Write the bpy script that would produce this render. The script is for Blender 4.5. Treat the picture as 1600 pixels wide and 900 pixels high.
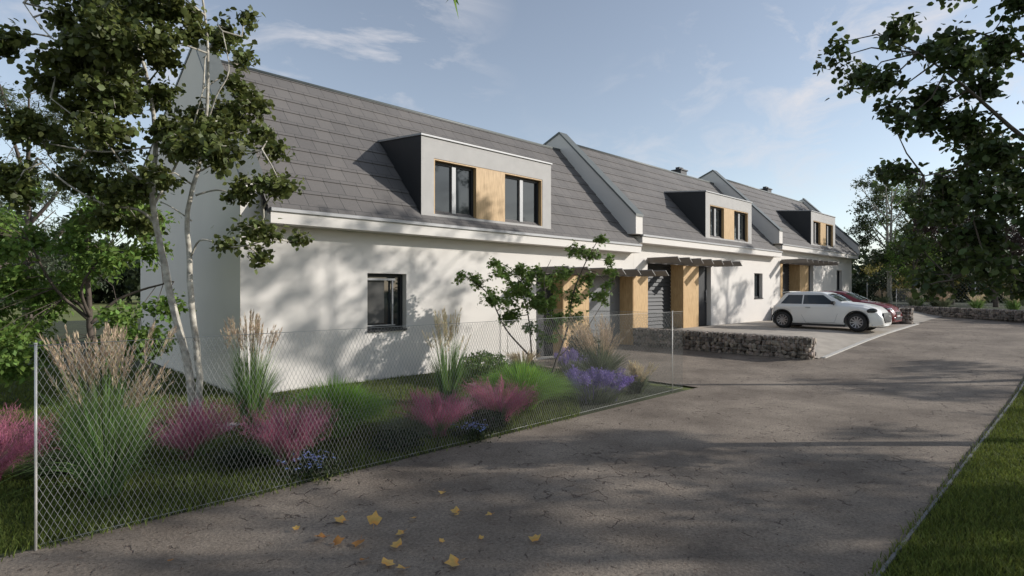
import bpy, bmesh, math, random
import numpy as np
from mathutils import Vector, Matrix
rad = math.radians
for o in list(bpy.data.objects): bpy.data.objects.remove(o)
S = bpy.context.scene
COL = S.collection

# ---------------------------------------------------------------- camera, sky, sun, exposure
cam = bpy.data.objects.new('camera', bpy.data.cameras.new('camera'))
COL.objects.link(cam)
cam.location = (0, 0, 1.7)
cam.rotation_euler = (rad(90), 0, rad(-43.9))
cam.data.lens = 19.8; cam.data.sensor_width = 36; cam.data.shift_y = 0.0021
cam.data.clip_start = 0.05; cam.data.clip_end = 3000
S.camera = cam
SUN_EL = 24.0
sd = Vector((.7205*math.cos(rad(SUN_EL)), -.693*math.cos(rad(SUN_EL)), math.sin(rad(SUN_EL))))
sun = bpy.data.objects.new('sun', bpy.data.lights.new('sun', 'SUN'))
COL.objects.link(sun)
sun.rotation_euler = sd.to_track_quat('Z', 'Y').to_euler()
sun.data.energy = 4.5; sun.data.angle = rad(0.6); sun.data.color = (1, .955, .895)
W = bpy.data.worlds.new('World'); S.world = W; W.use_nodes = True
nt = W.node_tree; nt.nodes.clear()
def wn(t, **k):
    n = nt.nodes.new(t)
    for a, b in k.items(): setattr(n, a, b)
    return n
sky = wn('ShaderNodeTexSky', sky_type='NISHITA', sun_disc=False, sun_elevation=rad(SUN_EL), sun_rotation=rad(133.9),
         air_density=1.0, dust_density=.4, ozone_density=1.4)
tc = wn('ShaderNodeTexCoord'); mp = wn('ShaderNodeMapping')
mp.inputs['Rotation'].default_value = (rad(-14), rad(-10), rad(40)); mp.inputs['Scale'].default_value = (1.6, 3.6, 7.0)
n1 = wn('ShaderNodeTexNoise'); n1.inputs['Scale'].default_value = 2.3; n1.inputs['Detail'].default_value = 9; n1.inputs['Roughness'].default_value = .62
n1.inputs['Distortion'].default_value = .5
n2 = wn('ShaderNodeTexNoise'); n2.inputs['Scale'].default_value = 2.1; n2.inputs['Detail'].default_value = 2
r1 = wn('ShaderNodeMapRange'); r1.inputs[1].default_value = .50; r1.inputs[2].default_value = .72; r1.inputs[4].default_value = .85
r2 = wn('ShaderNodeMapRange'); r2.inputs[1].default_value = .36; r2.inputs[2].default_value = .58
mu = wn('ShaderNodeMath', operation='MULTIPLY')
mx = wn('ShaderNodeMix', data_type='RGBA'); mx.inputs[7].default_value = (5.6, 5.5, 5.7, 1)
hs = wn('ShaderNodeHueSaturation'); hs.inputs['Saturation'].default_value = .66; hs.inputs['Value'].default_value = 1.14
bg = wn('ShaderNodeBackground'); bg.inputs['Strength'].default_value = .14
wo = wn('ShaderNodeOutputWorld'); L = nt.links.new
L(tc.outputs['Generated'], mp.inputs[0]); L(mp.outputs[0], n1.inputs['Vector']); L(tc.outputs['Generated'], n2.inputs['Vector'])
L(n1.outputs[0], r1.inputs[0]); L(n2.outputs[0], r2.inputs[0]); L(r1.outputs[0], mu.inputs[0]); L(r2.outputs[0], mu.inputs[1])
L(mu.outputs[0], mx.inputs[0]); L(sky.outputs[0], hs.inputs['Color']); L(hs.outputs[0], mx.inputs[6]); L(mx.outputs[2], bg.inputs[0]); L(bg.outputs[0], wo.inputs[0])
S.view_settings.view_transform = 'Standard'; S.view_settings.look = 'None'
S.view_settings.exposure = 0.0; S.view_settings.gamma = 1
S.view_settings.use_curve_mapping = False

# ---------------------------------------------------------------- materials
MATS = {}
def mat(name, col, rough=.8, metal=0, spec=.5, noise=None, bump=None, coat=0, island=None, trans=0, col2=None, mix=None):
    """noise=(scale, amount) value variation; bump=(scale, strength, dist); island=value spread per leaf; trans=translucent share"""
    m = bpy.data.materials.new(name); m.use_nodes = True; t = m.node_tree; N = t.nodes; K = t.links.new
    p = N['Principled BSDF']; p.inputs['Roughness'].default_value = rough; p.inputs['Metallic'].default_value = metal
    p.inputs['Specular IOR Level'].default_value = spec; p.inputs['Coat Weight'].default_value = coat
    src = None
    rgb = N.new('ShaderNodeRGB'); rgb.outputs[0].default_value = (*col, 1); src = rgb.outputs[0]
    co = N.new('ShaderNodeTexCoord')
    if col2:
        nn = N.new('ShaderNodeTexNoise'); nn.inputs['Scale'].default_value = mix or 3; nn.inputs['Detail'].default_value = 6
        K(co.outputs['Object'], nn.inputs['Vector'])
        rr = N.new('ShaderNodeMapRange'); rr.inputs[1].default_value = .38; rr.inputs[2].default_value = .62; K(nn.outputs[0], rr.inputs[0])
        mm = N.new('ShaderNodeMix'); mm.data_type = 'RGBA'; K(rr.outputs[0], mm.inputs[0]); K(src, mm.inputs[6]); mm.inputs[7].default_value = (*col2, 1)
        src = mm.outputs[2]
    if noise:
        nn = N.new('ShaderNodeTexNoise'); nn.inputs['Scale'].default_value = noise[0]; nn.inputs['Detail'].default_value = 8
        K(co.outputs['Object'], nn.inputs['Vector'])
        rr = N.new('ShaderNodeMapRange'); rr.inputs[1].default_value = .25; rr.inputs[2].default_value = .75
        rr.inputs[3].default_value = 1-noise[1]; rr.inputs[4].default_value = 1+noise[1]; K(nn.outputs[0], rr.inputs[0])
        hv = N.new('ShaderNodeHueSaturation'); K(rr.outputs[0], hv.inputs['Value']); K(src, hv.inputs['Color']); src = hv.outputs[0]
    if island:
        g = N.new('ShaderNodeNewGeometry')
        rr = N.new('ShaderNodeMapRange'); rr.inputs[3].default_value = 1-island; rr.inputs[4].default_value = 1+island; K(g.outputs['Random Per Island'], rr.inputs[0])
        m7 = N.new('ShaderNodeMath'); m7.operation = 'MULTIPLY'; m7.inputs[1].default_value = 7.31; K(g.outputs['Random Per Island'], m7.inputs[0])
        fr = N.new('ShaderNodeMath'); fr.operation = 'FRACT'; K(m7.outputs[0], fr.inputs[0])
        rh = N.new('ShaderNodeMapRange'); rh.inputs[3].default_value = .48; rh.inputs[4].default_value = .515; K(fr.outputs[0], rh.inputs[0])
        hv = N.new('ShaderNodeHueSaturation'); K(rr.outputs[0], hv.inputs['Value']); K(rh.outputs[0], hv.inputs['Hue']); K(src, hv.inputs['Color']); src = hv.outputs[0]
    K(src, p.inputs['Base Color'])
    if bump:
        nn = N.new('ShaderNodeTexNoise'); nn.inputs['Scale'].default_value = bump[0]; nn.inputs['Detail'].default_value = 6
        K(co.outputs['Object'], nn.inputs['Vector'])
        b = N.new('ShaderNodeBump'); b.inputs['Strength'].default_value = bump[1]; b.inputs['Distance'].default_value = bump[2]
        K(nn.outputs[0], b.inputs['Height']); K(b.outputs[0], p.inputs['Normal'])
    if trans:
        tr = N.new('ShaderNodeBsdfTranslucent'); hv = N.new('ShaderNodeHueSaturation'); hv.inputs['Value'].default_value = 1.5; hv.inputs['Hue'].default_value = .485
        K(src, hv.inputs['Color']); K(hv.outputs[0], tr.inputs[0])
        ms = N.new('ShaderNodeMixShader'); ms.inputs[0].default_value = trans
        K(p.outputs[0], ms.inputs[1]); K(tr.outputs[0], ms.inputs[2]); K(ms.outputs[0], N['Material Output'].inputs[0])
    MATS[name] = m
    return m
render_white = mat('white_render', (.675, .64, .595), .9, noise=(.9, .035), bump=(160, .25, .002))
grey_render = mat('grey_render', (.44, .425, .405), .9, noise=(5, .06), bump=(160, .3, .002))
gable_shade_lift = mat('gable_shade_lift', (.80, .735, .655), .9, noise=(1.3, .03), bump=(160, .25, .002))  # same white plaster, paler and warmer to lift its shade in the colour
anthracite = mat('anthracite_metal', (.016, .017, .019), .6, noise=(5, .1))
louvre_m = mat('louvre_slats', (.030, .032, .036), .6)
dark_board = mat('dark_board', (.035, .036, .04), .6, noise=(4, .15))
cap_metal = mat('cap_metal', (.11, .12, .115), .5, noise=(4, .1))
alu = mat('aluminium', (.36, .36, .36), .5, metal=.1)
canopy_metal = mat('canopy_metal', (.20, .19, .18), .5, noise=(6, .1))
garage_grey = mat('garage_grey', (.16, .165, .17), .45, noise=(3, .06))
tyre_m = mat('tyre_rubber', (.02, .02, .02), .8)
rim_m = mat('rim_alloy', (.35, .35, .37), .35, metal=.8)
white_paint = mat('white_car_paint', (.80, .79, .76), .3, coat=.7)
red_paint = mat('red_car_paint', (.16, .012, .014), .3, coat=.8)
black_trim = mat('black_trim', (.015, .015, .017), .5)
lamp_glass = mat('lamp_glass', (.35, .37, .4), .1, coat=1)
curtain = mat('curtain', (.10, .097, .09), .9)
asph_noise = None
def wood_mat(name, col, dark):
    m = mat(name, col, .55); t = m.node_tree; N = t.nodes; K = t.links.new; p = N['Principled BSDF']
    co = N.new('ShaderNodeTexCoord'); ma = N.new('ShaderNodeMapping'); ma.inputs['Scale'].default_value = (14, 14, 1.2)
    nn = N.new('ShaderNodeTexNoise'); nn.inputs['Scale'].default_value = 3; nn.inputs['Detail'].default_value = 8; nn.inputs['Distortion'].default_value = .6
    K(co.outputs['Object'], ma.inputs[0]); K(ma.outputs[0], nn.inputs['Vector'])
    cr = N.new('ShaderNodeValToRGB'); cr.color_ramp.elements[0].color = (*dark, 1); cr.color_ramp.elements[0].position = .3
    cr.color_ramp.elements[1].color = (*col, 1); cr.color_ramp.elements[1].position = .62
    K(nn.outputs[0], cr.inputs[0]); K(cr.outputs[0], p.inputs['Base Color'])
    b = N.new('ShaderNodeBump'); b.inputs['Strength'].default_value = .2; b.inputs['Distance'].default_value = .004; K(nn.outputs[0], b.inputs['Height']); K(b.outputs[0], p.inputs['Normal'])
    return m
wood = wood_mat('oak_boards', (.56, .38, .19), (.38, .235, .10))
def roof_mat():
    m = mat('roof_tile', (.085, .080, .078), .75); t = m.node_tree; N = t.nodes; K = t.links.new; p = N['Principled BSDF']
    g = N.new('ShaderNodeTexCoord'); sx = N.new('ShaderNodeSeparateXYZ'); K(g.outputs['Object'], sx.inputs[0])
    mz = N.new('ShaderNodeMath'); mz.operation = 'MULTIPLY'; mz.inputs[1].default_value = 1.3476; K(sx.outputs[2], mz.inputs[0])
    cx = N.new('ShaderNodeCombineXYZ'); K(sx.outputs[0], cx.inputs[0]); K(mz.outputs[0], cx.inputs[1])
    bt = N.new('ShaderNodeTexBrick'); K(cx.outputs[0], bt.inputs['Vector'])
    bt.inputs['Color1'].default_value = (.142, .130, .121, 1); bt.inputs['Color2'].default_value = (.118, .109, .103, 1); bt.inputs['Mortar'].default_value = (.045, .043, .042, 1)
    bt.inputs['Scale'].default_value = 1; bt.inputs['Mortar Size'].default_value = .006; bt.inputs['Brick Width'].default_value = .33; bt.inputs['Row Height'].default_value = .42
    bt.inputs['Mortar Smooth'].default_value = .2; bt.inputs['Bias'].default_value = 0
    nn = N.new('ShaderNodeTexNoise'); nn.inputs['Scale'].default_value = 30; nn.inputs['Detail'].default_value = 6; K(g.outputs['Object'], nn.inputs['Vector'])
    nb = N.new('ShaderNodeTexNoise'); nb.inputs['Scale'].default_value = .7; nb.inputs['Detail'].default_value = 3; K(g.outputs['Object'], nb.inputs['Vector'])
    ad = N.new('ShaderNodeMath'); ad.operation = 'ADD'; K(nn.outputs[0], ad.inputs[0]); K(nb.outputs[0], ad.inputs[1])
    rr = N.new('ShaderNodeMapRange'); rr.inputs[1].default_value = .6; rr.inputs[2].default_value = 1.4; rr.inputs[3].default_value = .86; rr.inputs[4].default_value = 1.14; K(ad.outputs[0], rr.inputs[0])
    hv = N.new('ShaderNodeHueSaturation'); K(rr.outputs[0], hv.inputs['Value']); K(bt.outputs[0], hv.inputs['Color']); K(hv.outputs[0], p.inputs['Base Color'])
    b = N.new('ShaderNodeBump'); b.inputs['Strength'].default_value = .5; b.inputs['Distance'].default_value = .006; b.invert = True
    K(bt.outputs['Fac'], b.inputs['Height']); K(b.outputs[0], p.inputs['Normal'])
    return m
roof_tile = roof_mat()
def glass_mat():
    m = bpy.data.materials.new('window_glass'); m.use_nodes = True; t = m.node_tree; N = t.nodes; K = t.links.new
    p = N['Principled BSDF']; p.inputs['Base Color'].default_value = (.02, .025, .028, 1); p.inputs['Roughness'].default_value = .04
    g = N.new('ShaderNodeBsdfGlossy'); g.inputs['Roughness'].default_value = .03; g.inputs[0].default_value = (.85, .9, .92, 1)
    ms = N.new('ShaderNodeMixShader'); ms.inputs[0].default_value = .02
    K(p.outputs[0], ms.inputs[1]); K(g.outputs[0], ms.inputs[2]); K(ms.outputs[0], N['Material Output'].inputs[0])
    return m
glass = glass_mat()
def road_mat():
    m = mat('road_surface', (.2, .18, .16), .9); t = m.node_tree; N = t.nodes; K = t.links.new; p = N['Principled BSDF']
    g = N.new('ShaderNodeTexCoord')
    def noise(s, d=6, v=None):
        n = N.new('ShaderNodeTexNoise'); n.inputs['Scale'].default_value = s; n.inputs['Detail'].default_value = d; n.inputs['Roughness'].default_value = .65
        K(v or g.outputs['Object'], n.inputs['Vector']); return n
    a = noise(.8, 6); bn = noise(45, 6); c = noise(220, 2)
    cr = N.new('ShaderNodeValToRGB'); cr.color_ramp.elements[0].position = .3; cr.color_ramp.elements[0].color = (.118, .092, .070, 1)
    cr.color_ramp.elements[1].position = .72; cr.color_ramp.elements[1].color = (.30, .248, .195, 1); K(a.outputs[0], cr.inputs[0])
    rr = N.new('ShaderNodeMapRange'); rr.inputs[1].default_value = .3; rr.inputs[2].default_value = .7; rr.inputs[3].default_value = .62; rr.inputs[4].default_value = 1.3; K(bn.outputs[0], rr.inputs[0])
    hv = N.new('ShaderNodeHueSaturation'); K(rr.outputs[0], hv.inputs['Value']); K(cr.outputs[0], hv.inputs['Color'])
    rc = N.new('ShaderNodeMapRange'); rc.inputs[1].default_value = .3; rc.inputs[2].default_value = .7; rc.inputs[3].default_value = .7; rc.inputs[4].default_value = 1.3; K(c.outputs[0], rc.inputs[0])
    hv2 = N.new('ShaderNodeHueSaturation'); K(rc.outputs[0], hv2.inputs['Value']); K(hv.outputs[0], hv2.inputs['Color'])
    # short irregular cracks: voronoi edges broken up by noise
    dn = noise(7, 4); vm = N.new('ShaderNodeMix'); vm.data_type = 'RGBA'; vm.inputs[0].default_value = .12; K(g.outputs['Object'], vm.inputs[6]); K(dn.outputs['Color'], vm.inputs[7])
    vo = N.new('ShaderNodeTexVoronoi'); vo.feature = 'DISTANCE_TO_EDGE'; vo.inputs['Scale'].default_value = 5.5; K(vm.outputs[2], vo.inputs['Vector'])
    e = N.new('ShaderNodeMapRange'); e.inputs[1].default_value = .008; e.inputs[2].default_value = .04; e.inputs[3].default_value = 1; e.inputs[4].default_value = 0; K(vo.outputs['Distance'], e.inputs[0])
    br = noise(6, 5); bq = N.new('ShaderNodeMapRange'); bq.inputs[1].default_value = .54; bq.inputs[2].default_value = .60; bg2 = noise(.5, 3); am = N.new('ShaderNodeMath'); am.operation = 'MULTIPLY_ADD'; K(bg2.outputs[0], am.inputs[0]); am.inputs[1].default_value = .5; K(br.outputs[0], am.inputs[2]); as_ = N.new('ShaderNodeMath'); as_.operation = 'SUBTRACT'; K(am.outputs[0], as_.inputs[0]); as_.inputs[1].default_value = .25; K(as_.outputs[0], bq.inputs[0])
    ml = N.new('ShaderNodeMath'); ml.operation = 'MULTIPLY'; K(e.outputs[0], ml.inputs[0]); K(bq.outputs[0], ml.inputs[1])
    sp = noise(28, 3); sq = N.new('ShaderNodeMapRange'); sq.inputs[1].default_value = .66; sq.inputs[2].default_value = .70; K(sp.outputs[0], sq.inputs[0])
    mxx = N.new('ShaderNodeMath'); mxx.operation = 'MAXIMUM'; K(ml.outputs[0], mxx.inputs[0]); K(sq.outputs[0], mxx.inputs[1])
    mm = N.new('ShaderNodeMix'); mm.data_type = 'RGBA'; K(mxx.outputs[0], mm.inputs[0]); K(hv2.outputs[0], mm.inputs[6]); mm.inputs[7].default_value = (.075, .052, .042, 1)
    K(mm.outputs[2], p.inputs['Base Color'])
    sub = N.new('ShaderNodeMath'); sub.operation = 'SUBTRACT'; K(bn.outputs[0], sub.inputs[0]); K(mxx.outputs[0], sub.inputs[1])
    b = N.new('ShaderNodeBump'); b.inputs['Strength'].default_value = .9; b.inputs['Distance'].default_value = .012; K(sub.outputs[0], b.inputs['Height']); K(b.outputs[0], p.inputs['Normal'])
    return m
road_m = road_mat()
paving_m = mat('paving_concrete', (.36, .32, .27), .9, noise=(2.5, .2), bump=(60, .3, .004))
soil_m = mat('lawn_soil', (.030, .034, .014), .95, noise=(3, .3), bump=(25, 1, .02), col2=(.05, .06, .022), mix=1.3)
field_m = mat('field_grass', (.10, .12, .025), .95, noise=(.2, .3), bump=(3, 1, .1), col2=(.16, .17, .045), mix=.15)
grass_m = mat('grass_blades', (.11, .145, .03), .75, spec=.3, island=.45, trans=.25)
leaf_birch = mat('leaf_birch', (.10, .125, .034), .55, spec=.4, island=.5, trans=.3)
leaf_linden = mat('leaf_linden', (.055, .085, .024), .5, spec=.4, island=.5, trans=.28)
leaf_maple = mat('leaf_maple', (.14, .22, .055), .6, spec=.3, island=.35, trans=.3)
leaf_bright = mat('leaf_bright', (.14, .23, .05), .6, spec=.3, island=.45, trans=.3)
leaf_pale = mat('leaf_pale', (.10, .125, .075), .6, spec=.3, island=.4, trans=.25)
leaf_purple = mat('leaf_purple', (.045, .030, .026), .6, spec=.3, island=.5, trans=.2)
leaf_yellow = mat('leaf_yellow', (.22, .20, .05), .6, spec=.3, island=.4, trans=.3)
leaf_dark = mat('leaf_dark', (.030, .045, .018), .6, spec=.3, island=.4, trans=.2)
blade_green = mat('blade_green', (.15, .25, .075), .6, spec=.3, island=.4, trans=.3)
blade_mound = mat('blade_mound', (.20, .37, .055), .7, spec=.3, island=.4, trans=.3)
blade_grey = mat('blade_grey_green', (.16, .19, .11), .7, spec=.3, island=.35, trans=.2)
plume_tan = mat('plume_tan', (.50, .40, .28), .9, island=.3, trans=.3)
plume_pale = mat('plume_pale', (.60, .52, .34), .9, island=.25, trans=.3)
pink_m = mat('pink_haze', (.44, .16, .22), .9, island=.35, trans=.35)
lav_m = mat('lavender_bloom', (.24, .175, .40), .9, island=.3, trans=.25)
whitefl = mat('white_petal', (.6, .6, .58), .7, island=.15, trans=.2)
bluefl = mat('blue_petal', (.20, .25, .50), .7, island=.2)
bark_pale = mat('bark_pale', (.50, .47, .40), .85, noise=(9, .4), bump=(30, .6, .01), col2=(.32, .29, .24), mix=14)
bark_dark = mat('bark_dark', (.10, .08, .065), .9, noise=(9, .3), bump=(20, .8, .01))
stone_m = mat('gabion_stone', (.21, .175, .145), .9, island=.7, noise=(20, .25), bump=(40, .6, .01))
wire_m = mat('galvanised_wire', (.33, .33, .31), .5, metal=.3)
post_m = mat('fence_post_steel', (.62, .60, .56), .45, metal=.2)
leaf_fall = mat('fallen_leaf_yellow', (.55, .37, .11), .7, noise=(30, .25), trans=.1, col2=(.55, .27, .06), mix=12)
leaf_fall2 = mat('fallen_leaf_orange', (.42, .20, .05), .7, noise=(30, .25), trans=.1, col2=(.30, .12, .03), mix=12)
twig_m = mat('debris_twig', (.10, .055, .04), .9, island=.4)
kerb_m = mat('edging_steel', (.14, .14, .14), .6)
granite_m = mat('granite_kerb', (.5, .48, .44), .85, noise=(20, .15))

# ---------------------------------------------------------------- mesh helpers
def tag(o, label=None, cat=None, group=None, kind=None):
    if label: o['label'] = label
    if cat: o['category'] = cat
    if group: o['group'] = group
    if kind: o['kind'] = kind
    return o
def root(name, loc, label, cat, group=None, rz=0):
    o = bpy.data.objects.new(name, None); COL.objects.link(o); o.location = loc; o.rotation_euler = (0, 0, rz)
    o.empty_display_size = .1
    return tag(o, label, cat, group)
def link(name, me, m, parent=None):
    if m: me.materials.append(m)
    o = bpy.data.objects.new(name, me); COL.objects.link(o)
    if parent: o.parent = parent
    return o
def np_mesh(name, V, F, m, parent=None, smooth=False):
    """V (n,3) array, F (k,3) or (k,4) array"""
    me = bpy.data.meshes.new(name); V = np.asarray(V, dtype=np.float32); F = np.asarray(F, dtype=np.int32)
    me.vertices.add(len(V)); me.vertices.foreach_set('co', V.ravel())
    k = F.shape[1]; me.loops.add(F.size); me.loops.foreach_set('vertex_index', F.ravel())
    me.polygons.add(len(F)); me.polygons.foreach_set('loop_start', np.arange(0, F.size, k, dtype=np.int32))
    me.polygons.foreach_set('loop_total', np.full(len(F), k, dtype=np.int32))
    if smooth: me.polygons.foreach_set('use_smooth', np.ones(len(F), dtype=bool))
    me.update(calc_edges=True); me.validate()
    return link(name, me, m, parent)
class MB:
    def __init__(s): s.v = []; s.f = []; s.sm = []
    def add(s, vs, fs, smooth=False):
        b = len(s.v); s.v += [tuple(v) for v in vs]; s.f += [tuple(i+b for i in f) for f in fs]; s.sm += [smooth]*len(fs)
    def box(s, x0, x1, y0, y1, z0, z1):
        s.add([(x0,y0,z0),(x1,y0,z0),(x1,y1,z0),(x0,y1,z0),(x0,y0,z1),(x1,y0,z1),(x1,y1,z1),(x0,y1,z1)],
              [(0,3,2,1),(4,5,6,7),(0,1,5,4),(1,2,6,5),(2,3,7,6),(3,0,4,7)])
    def prism(s, pts, x0, x1):
        """polygon of (y,z) points extruded along x"""
        n = len(pts)
        s.add([(x0,y,z) for y,z in pts]+[(x1,y,z) for y,z in pts],
              [tuple(range(n))[::-1], tuple(range(n,2*n))]+[(i,(i+1)%n,n+(i+1)%n,n+i) for i in range(n)])
    def tube(s, pts, radii, n=8, cap=True):
        pts = [Vector(p) for p in pts]; base = len(s.v); up = None
        for i, p in enumerate(pts):
            d = (pts[min(i+1,len(pts)-1)]-pts[max(i-1,0)]).normalized()
            if up is None:
                up = Vector((1,0,0)) if abs(d.x) < .8 else Vector((0,1,0))
            a = (up-d*up.dot(d)).normalized(); b = d.cross(a); up = a
            r = radii[i] if hasattr(radii, '__len__') else radii
            for k in range(n):
                t = 2*math.pi*k/n; s.v.append(tuple(p+a*(math.cos(t)*r)+b*(math.sin(t)*r)))
        for i in range(len(pts)-1):
            for k in range(n):
                s.f.append((base+i*n+k, base+i*n+(k+1)%n, base+(i+1)*n+(k+1)%n, base+(i+1)*n+k)); s.sm.append(True)
        if cap:
            s.f.append(tuple(base+k for k in range(n))[::-1]); s.f.append(tuple(base+(len(pts)-1)*n+k for k in range(n))); s.sm += [False]*2
    def build(s, name, m, parent=None, bevel=0):
        me = bpy.data.meshes.new(name); me.from_pydata(s.v, [], s.f); me.polygons.foreach_set('use_smooth', s.sm); me.update()
        o = link(name, me, m, parent)
        if bevel:
            b = o.modifiers.new('bevel', 'BEVEL'); b.width = bevel; b.segments = 2; b.limit_method = 'ANGLE'
        return o

# ---------------------------------------------------------------- terrain
def zr(u):           # height of the lane along its length
    return float(np.interp(u, [-50, 11.5, 13, 15, 18, 20, 23, 31, 60], [0, 0, .04, .14, .30, .38, .46, .62, .72]))
def sheet(name, us, vs, zf, m, kind='structure', thick=None):
    us = list(us); vs = list(vs)
    V = [(u, v, zf(u, v)) for u in us for v in vs]; n = len(vs)
    F = [(i*n+j, (i+1)*n+j, (i+1)*n+j+1, i*n+j+1) for i in range(len(us)-1) for j in range(len(vs)-1)]
    o = np_mesh(name, V, F, m, smooth=True); o['kind'] = kind; return o
def zfar(u, v):      # gentle land around
    base = zr(u)-.012
    if v > 20: base *= max(0, 1-(v-20)/40)
    if v < .8: base -= 0
    return base - .0
gu = sorted(set(list(np.linspace(-1200, -60, 8))+list(np.linspace(-50, 60, 56))+list(np.linspace(80, 1200, 8))))
gv = sorted(set(list(np.linspace(-1200, -60, 8))+list(np.linspace(-40, 60, 51))+list(np.linspace(80, 1200, 8))))
sheet('ground', gu, gv, lambda u, v: zfar(u, v)-.02, field_m)
# lane
sheet('lane', np.arange(-30, 44, .5), np.linspace(.9, 4.85, 6), lambda u, v: zr(u)-.004+.0, road_m)
# the lane widens into a turning area past the first garden
sheet('turning_area', np.arange(9.2, 14.01, .4), np.linspace(4.85, 10.6, 5), lambda u, v: zr(u)-.0045, road_m)
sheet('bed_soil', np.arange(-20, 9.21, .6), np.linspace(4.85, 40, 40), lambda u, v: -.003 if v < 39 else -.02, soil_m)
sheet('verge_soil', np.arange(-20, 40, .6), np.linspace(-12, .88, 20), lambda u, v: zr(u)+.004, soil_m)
def zt2(u, v):
    t = min(1, max(0, (v-4.5)/1.3)); lo = zr(u)+.006; hi = .45
    return lo+(hi-lo)*(t*t*(3-2*t))
sheet('driveway', np.arange(14.25, 24.3, .35), np.linspace(4.5, 10.2, 14), zt2, paving_m)
def zt3(u, v):
    t = min(1, max(0, (v-4.5)/1.8)); lo = zr(u)+.006; hi = .80
    return lo+(hi-lo)*(t*t*(3-2*t))
sheet('upper_driveway', np.arange(24.55, 33, .35), np.linspace(4.5, 10.2, 14), zt3, paving_m)
# edging between lane and verge, and the pale edge stones of the driveway
e = MB()
us = np.arange(-20, 36, .8)
for a, b in zip(us[:-1], us[1:]):
    za, zb_ = zr(a), zr(b)
    e.add([(a,.88,za-.05),(b,.88,zb_-.05),(b,.9,zb_-.05),(a,.9,za-.05),(a,.88,za+.03),(b,.88,zb_+.03),(b,.9,zb_+.03),(a,.9,za+.03)],
          [(4,5,6,7),(0,1,5,4),(2,3,7,6)])
o = e.build('lane_edging', kerb_m); o['kind'] = 'structure'
e = MB()
for k, a in enumerate(np.arange(14.4, 24.1, .5)):
    b = a+.49; za, zb_ = zr(a)+.018, zr(b)+.018
    e.add([(a,4.40,za-.1),(b,4.40,zb_-.1),(b,4.5,zb_-.1),(a,4.5,za-.1),(a,4.40,za),(b,4.40,zb_),(b,4.5,zb_),(a,4.5,za)],
          [(4,5,6,7),(0,1,5,4),(2,3,7,6),(3,0,4,7),(1,2,6,5)])
o = e.build('driveway_edge', granite_m); o['kind'] = 'structure'

# ---------------------------------------------------------------- houses
VW, VF, VR = 9.49, 9.15, 12.05          # wall face, fascia face, ridge
SL = (6.23-3.02)/(VR-VF)
def wall_holes(mb, u0, u1, z0, z1, v, holes, depth):
    """front wall face with rectangular holes (ua, ub, za, zb, depth) and their reveals"""
    xs = sorted({u0, u1, *[h[0] for h in holes], *[h[1] for h in holes]}); zs = sorted({z0, z1, *[h[2] for h in holes], *[h[3] for h in holes]})
    for a, b in zip(xs[:-1], xs[1:]):
        for c, d in zip(zs[:-1], zs[1:]):
            if any(h[0] <= a+1e-5 and b <= h[1]+1e-5 and h[2] <= c+1e-5 and d <= h[3]+1e-5 for h in holes): continue
            mb.add([(a,v,c),(b,v,c),(b,v,d),(a,v,d)], [(0,1,2,3)])
    for h in holes:
        a, b, c, d = h[:4]; w = v+(h[4] if len(h) > 4 else depth)
        mb.add([(a,v,c),(a,w,c),(a,w,d),(a,v,d)], [(0,1,2,3)]); mb.add([(b,v,c),(b,v,d),(b,w,d),(b,w,c)], [(0,1,2,3)])
        mb.add([(a,v,d),(a,w,d),(b,w,d),(b,v,d)], [(0,1,2,3)]); mb.add([(a,v,c),(b,v,c),(b,w,c),(a,w,c)], [(0,1,2,3)])
def window(parent, name, ua, ub, za, zb, v, leaves=1, frame=anthracite, mull=None, backdrop=None, lab=None):
    f = MB(); t = .055
    f.box(ua, ub, v, v+.07, za, za+t); f.box(ua, ub, v, v+.07, zb-t, zb)
    f.box(ua, ua+t, v, v+.07, za+t, zb-t); f.box(ub-t, ub, v, v+.07, za+t, zb-t)
    wo_ = f.build(name, frame, parent)
    if lab: wo_['label'] = lab
    w = (ub-ua-2*t)/leaves
    for k in range(leaves):
        a = ua+t+k*w; g = MB(); g.box(a+.004, a+w-.004, v+.035, v+.047, za+t+.004, zb-t-.004); g.build('pane', glass, wo_)
        if k:
            mm = MB(); mm.box(a-.05, a+.05, v-.015, v+.03, za+t, zb-t); mm.build('mullion', mull or frame, wo_)
    return wo_
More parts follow.
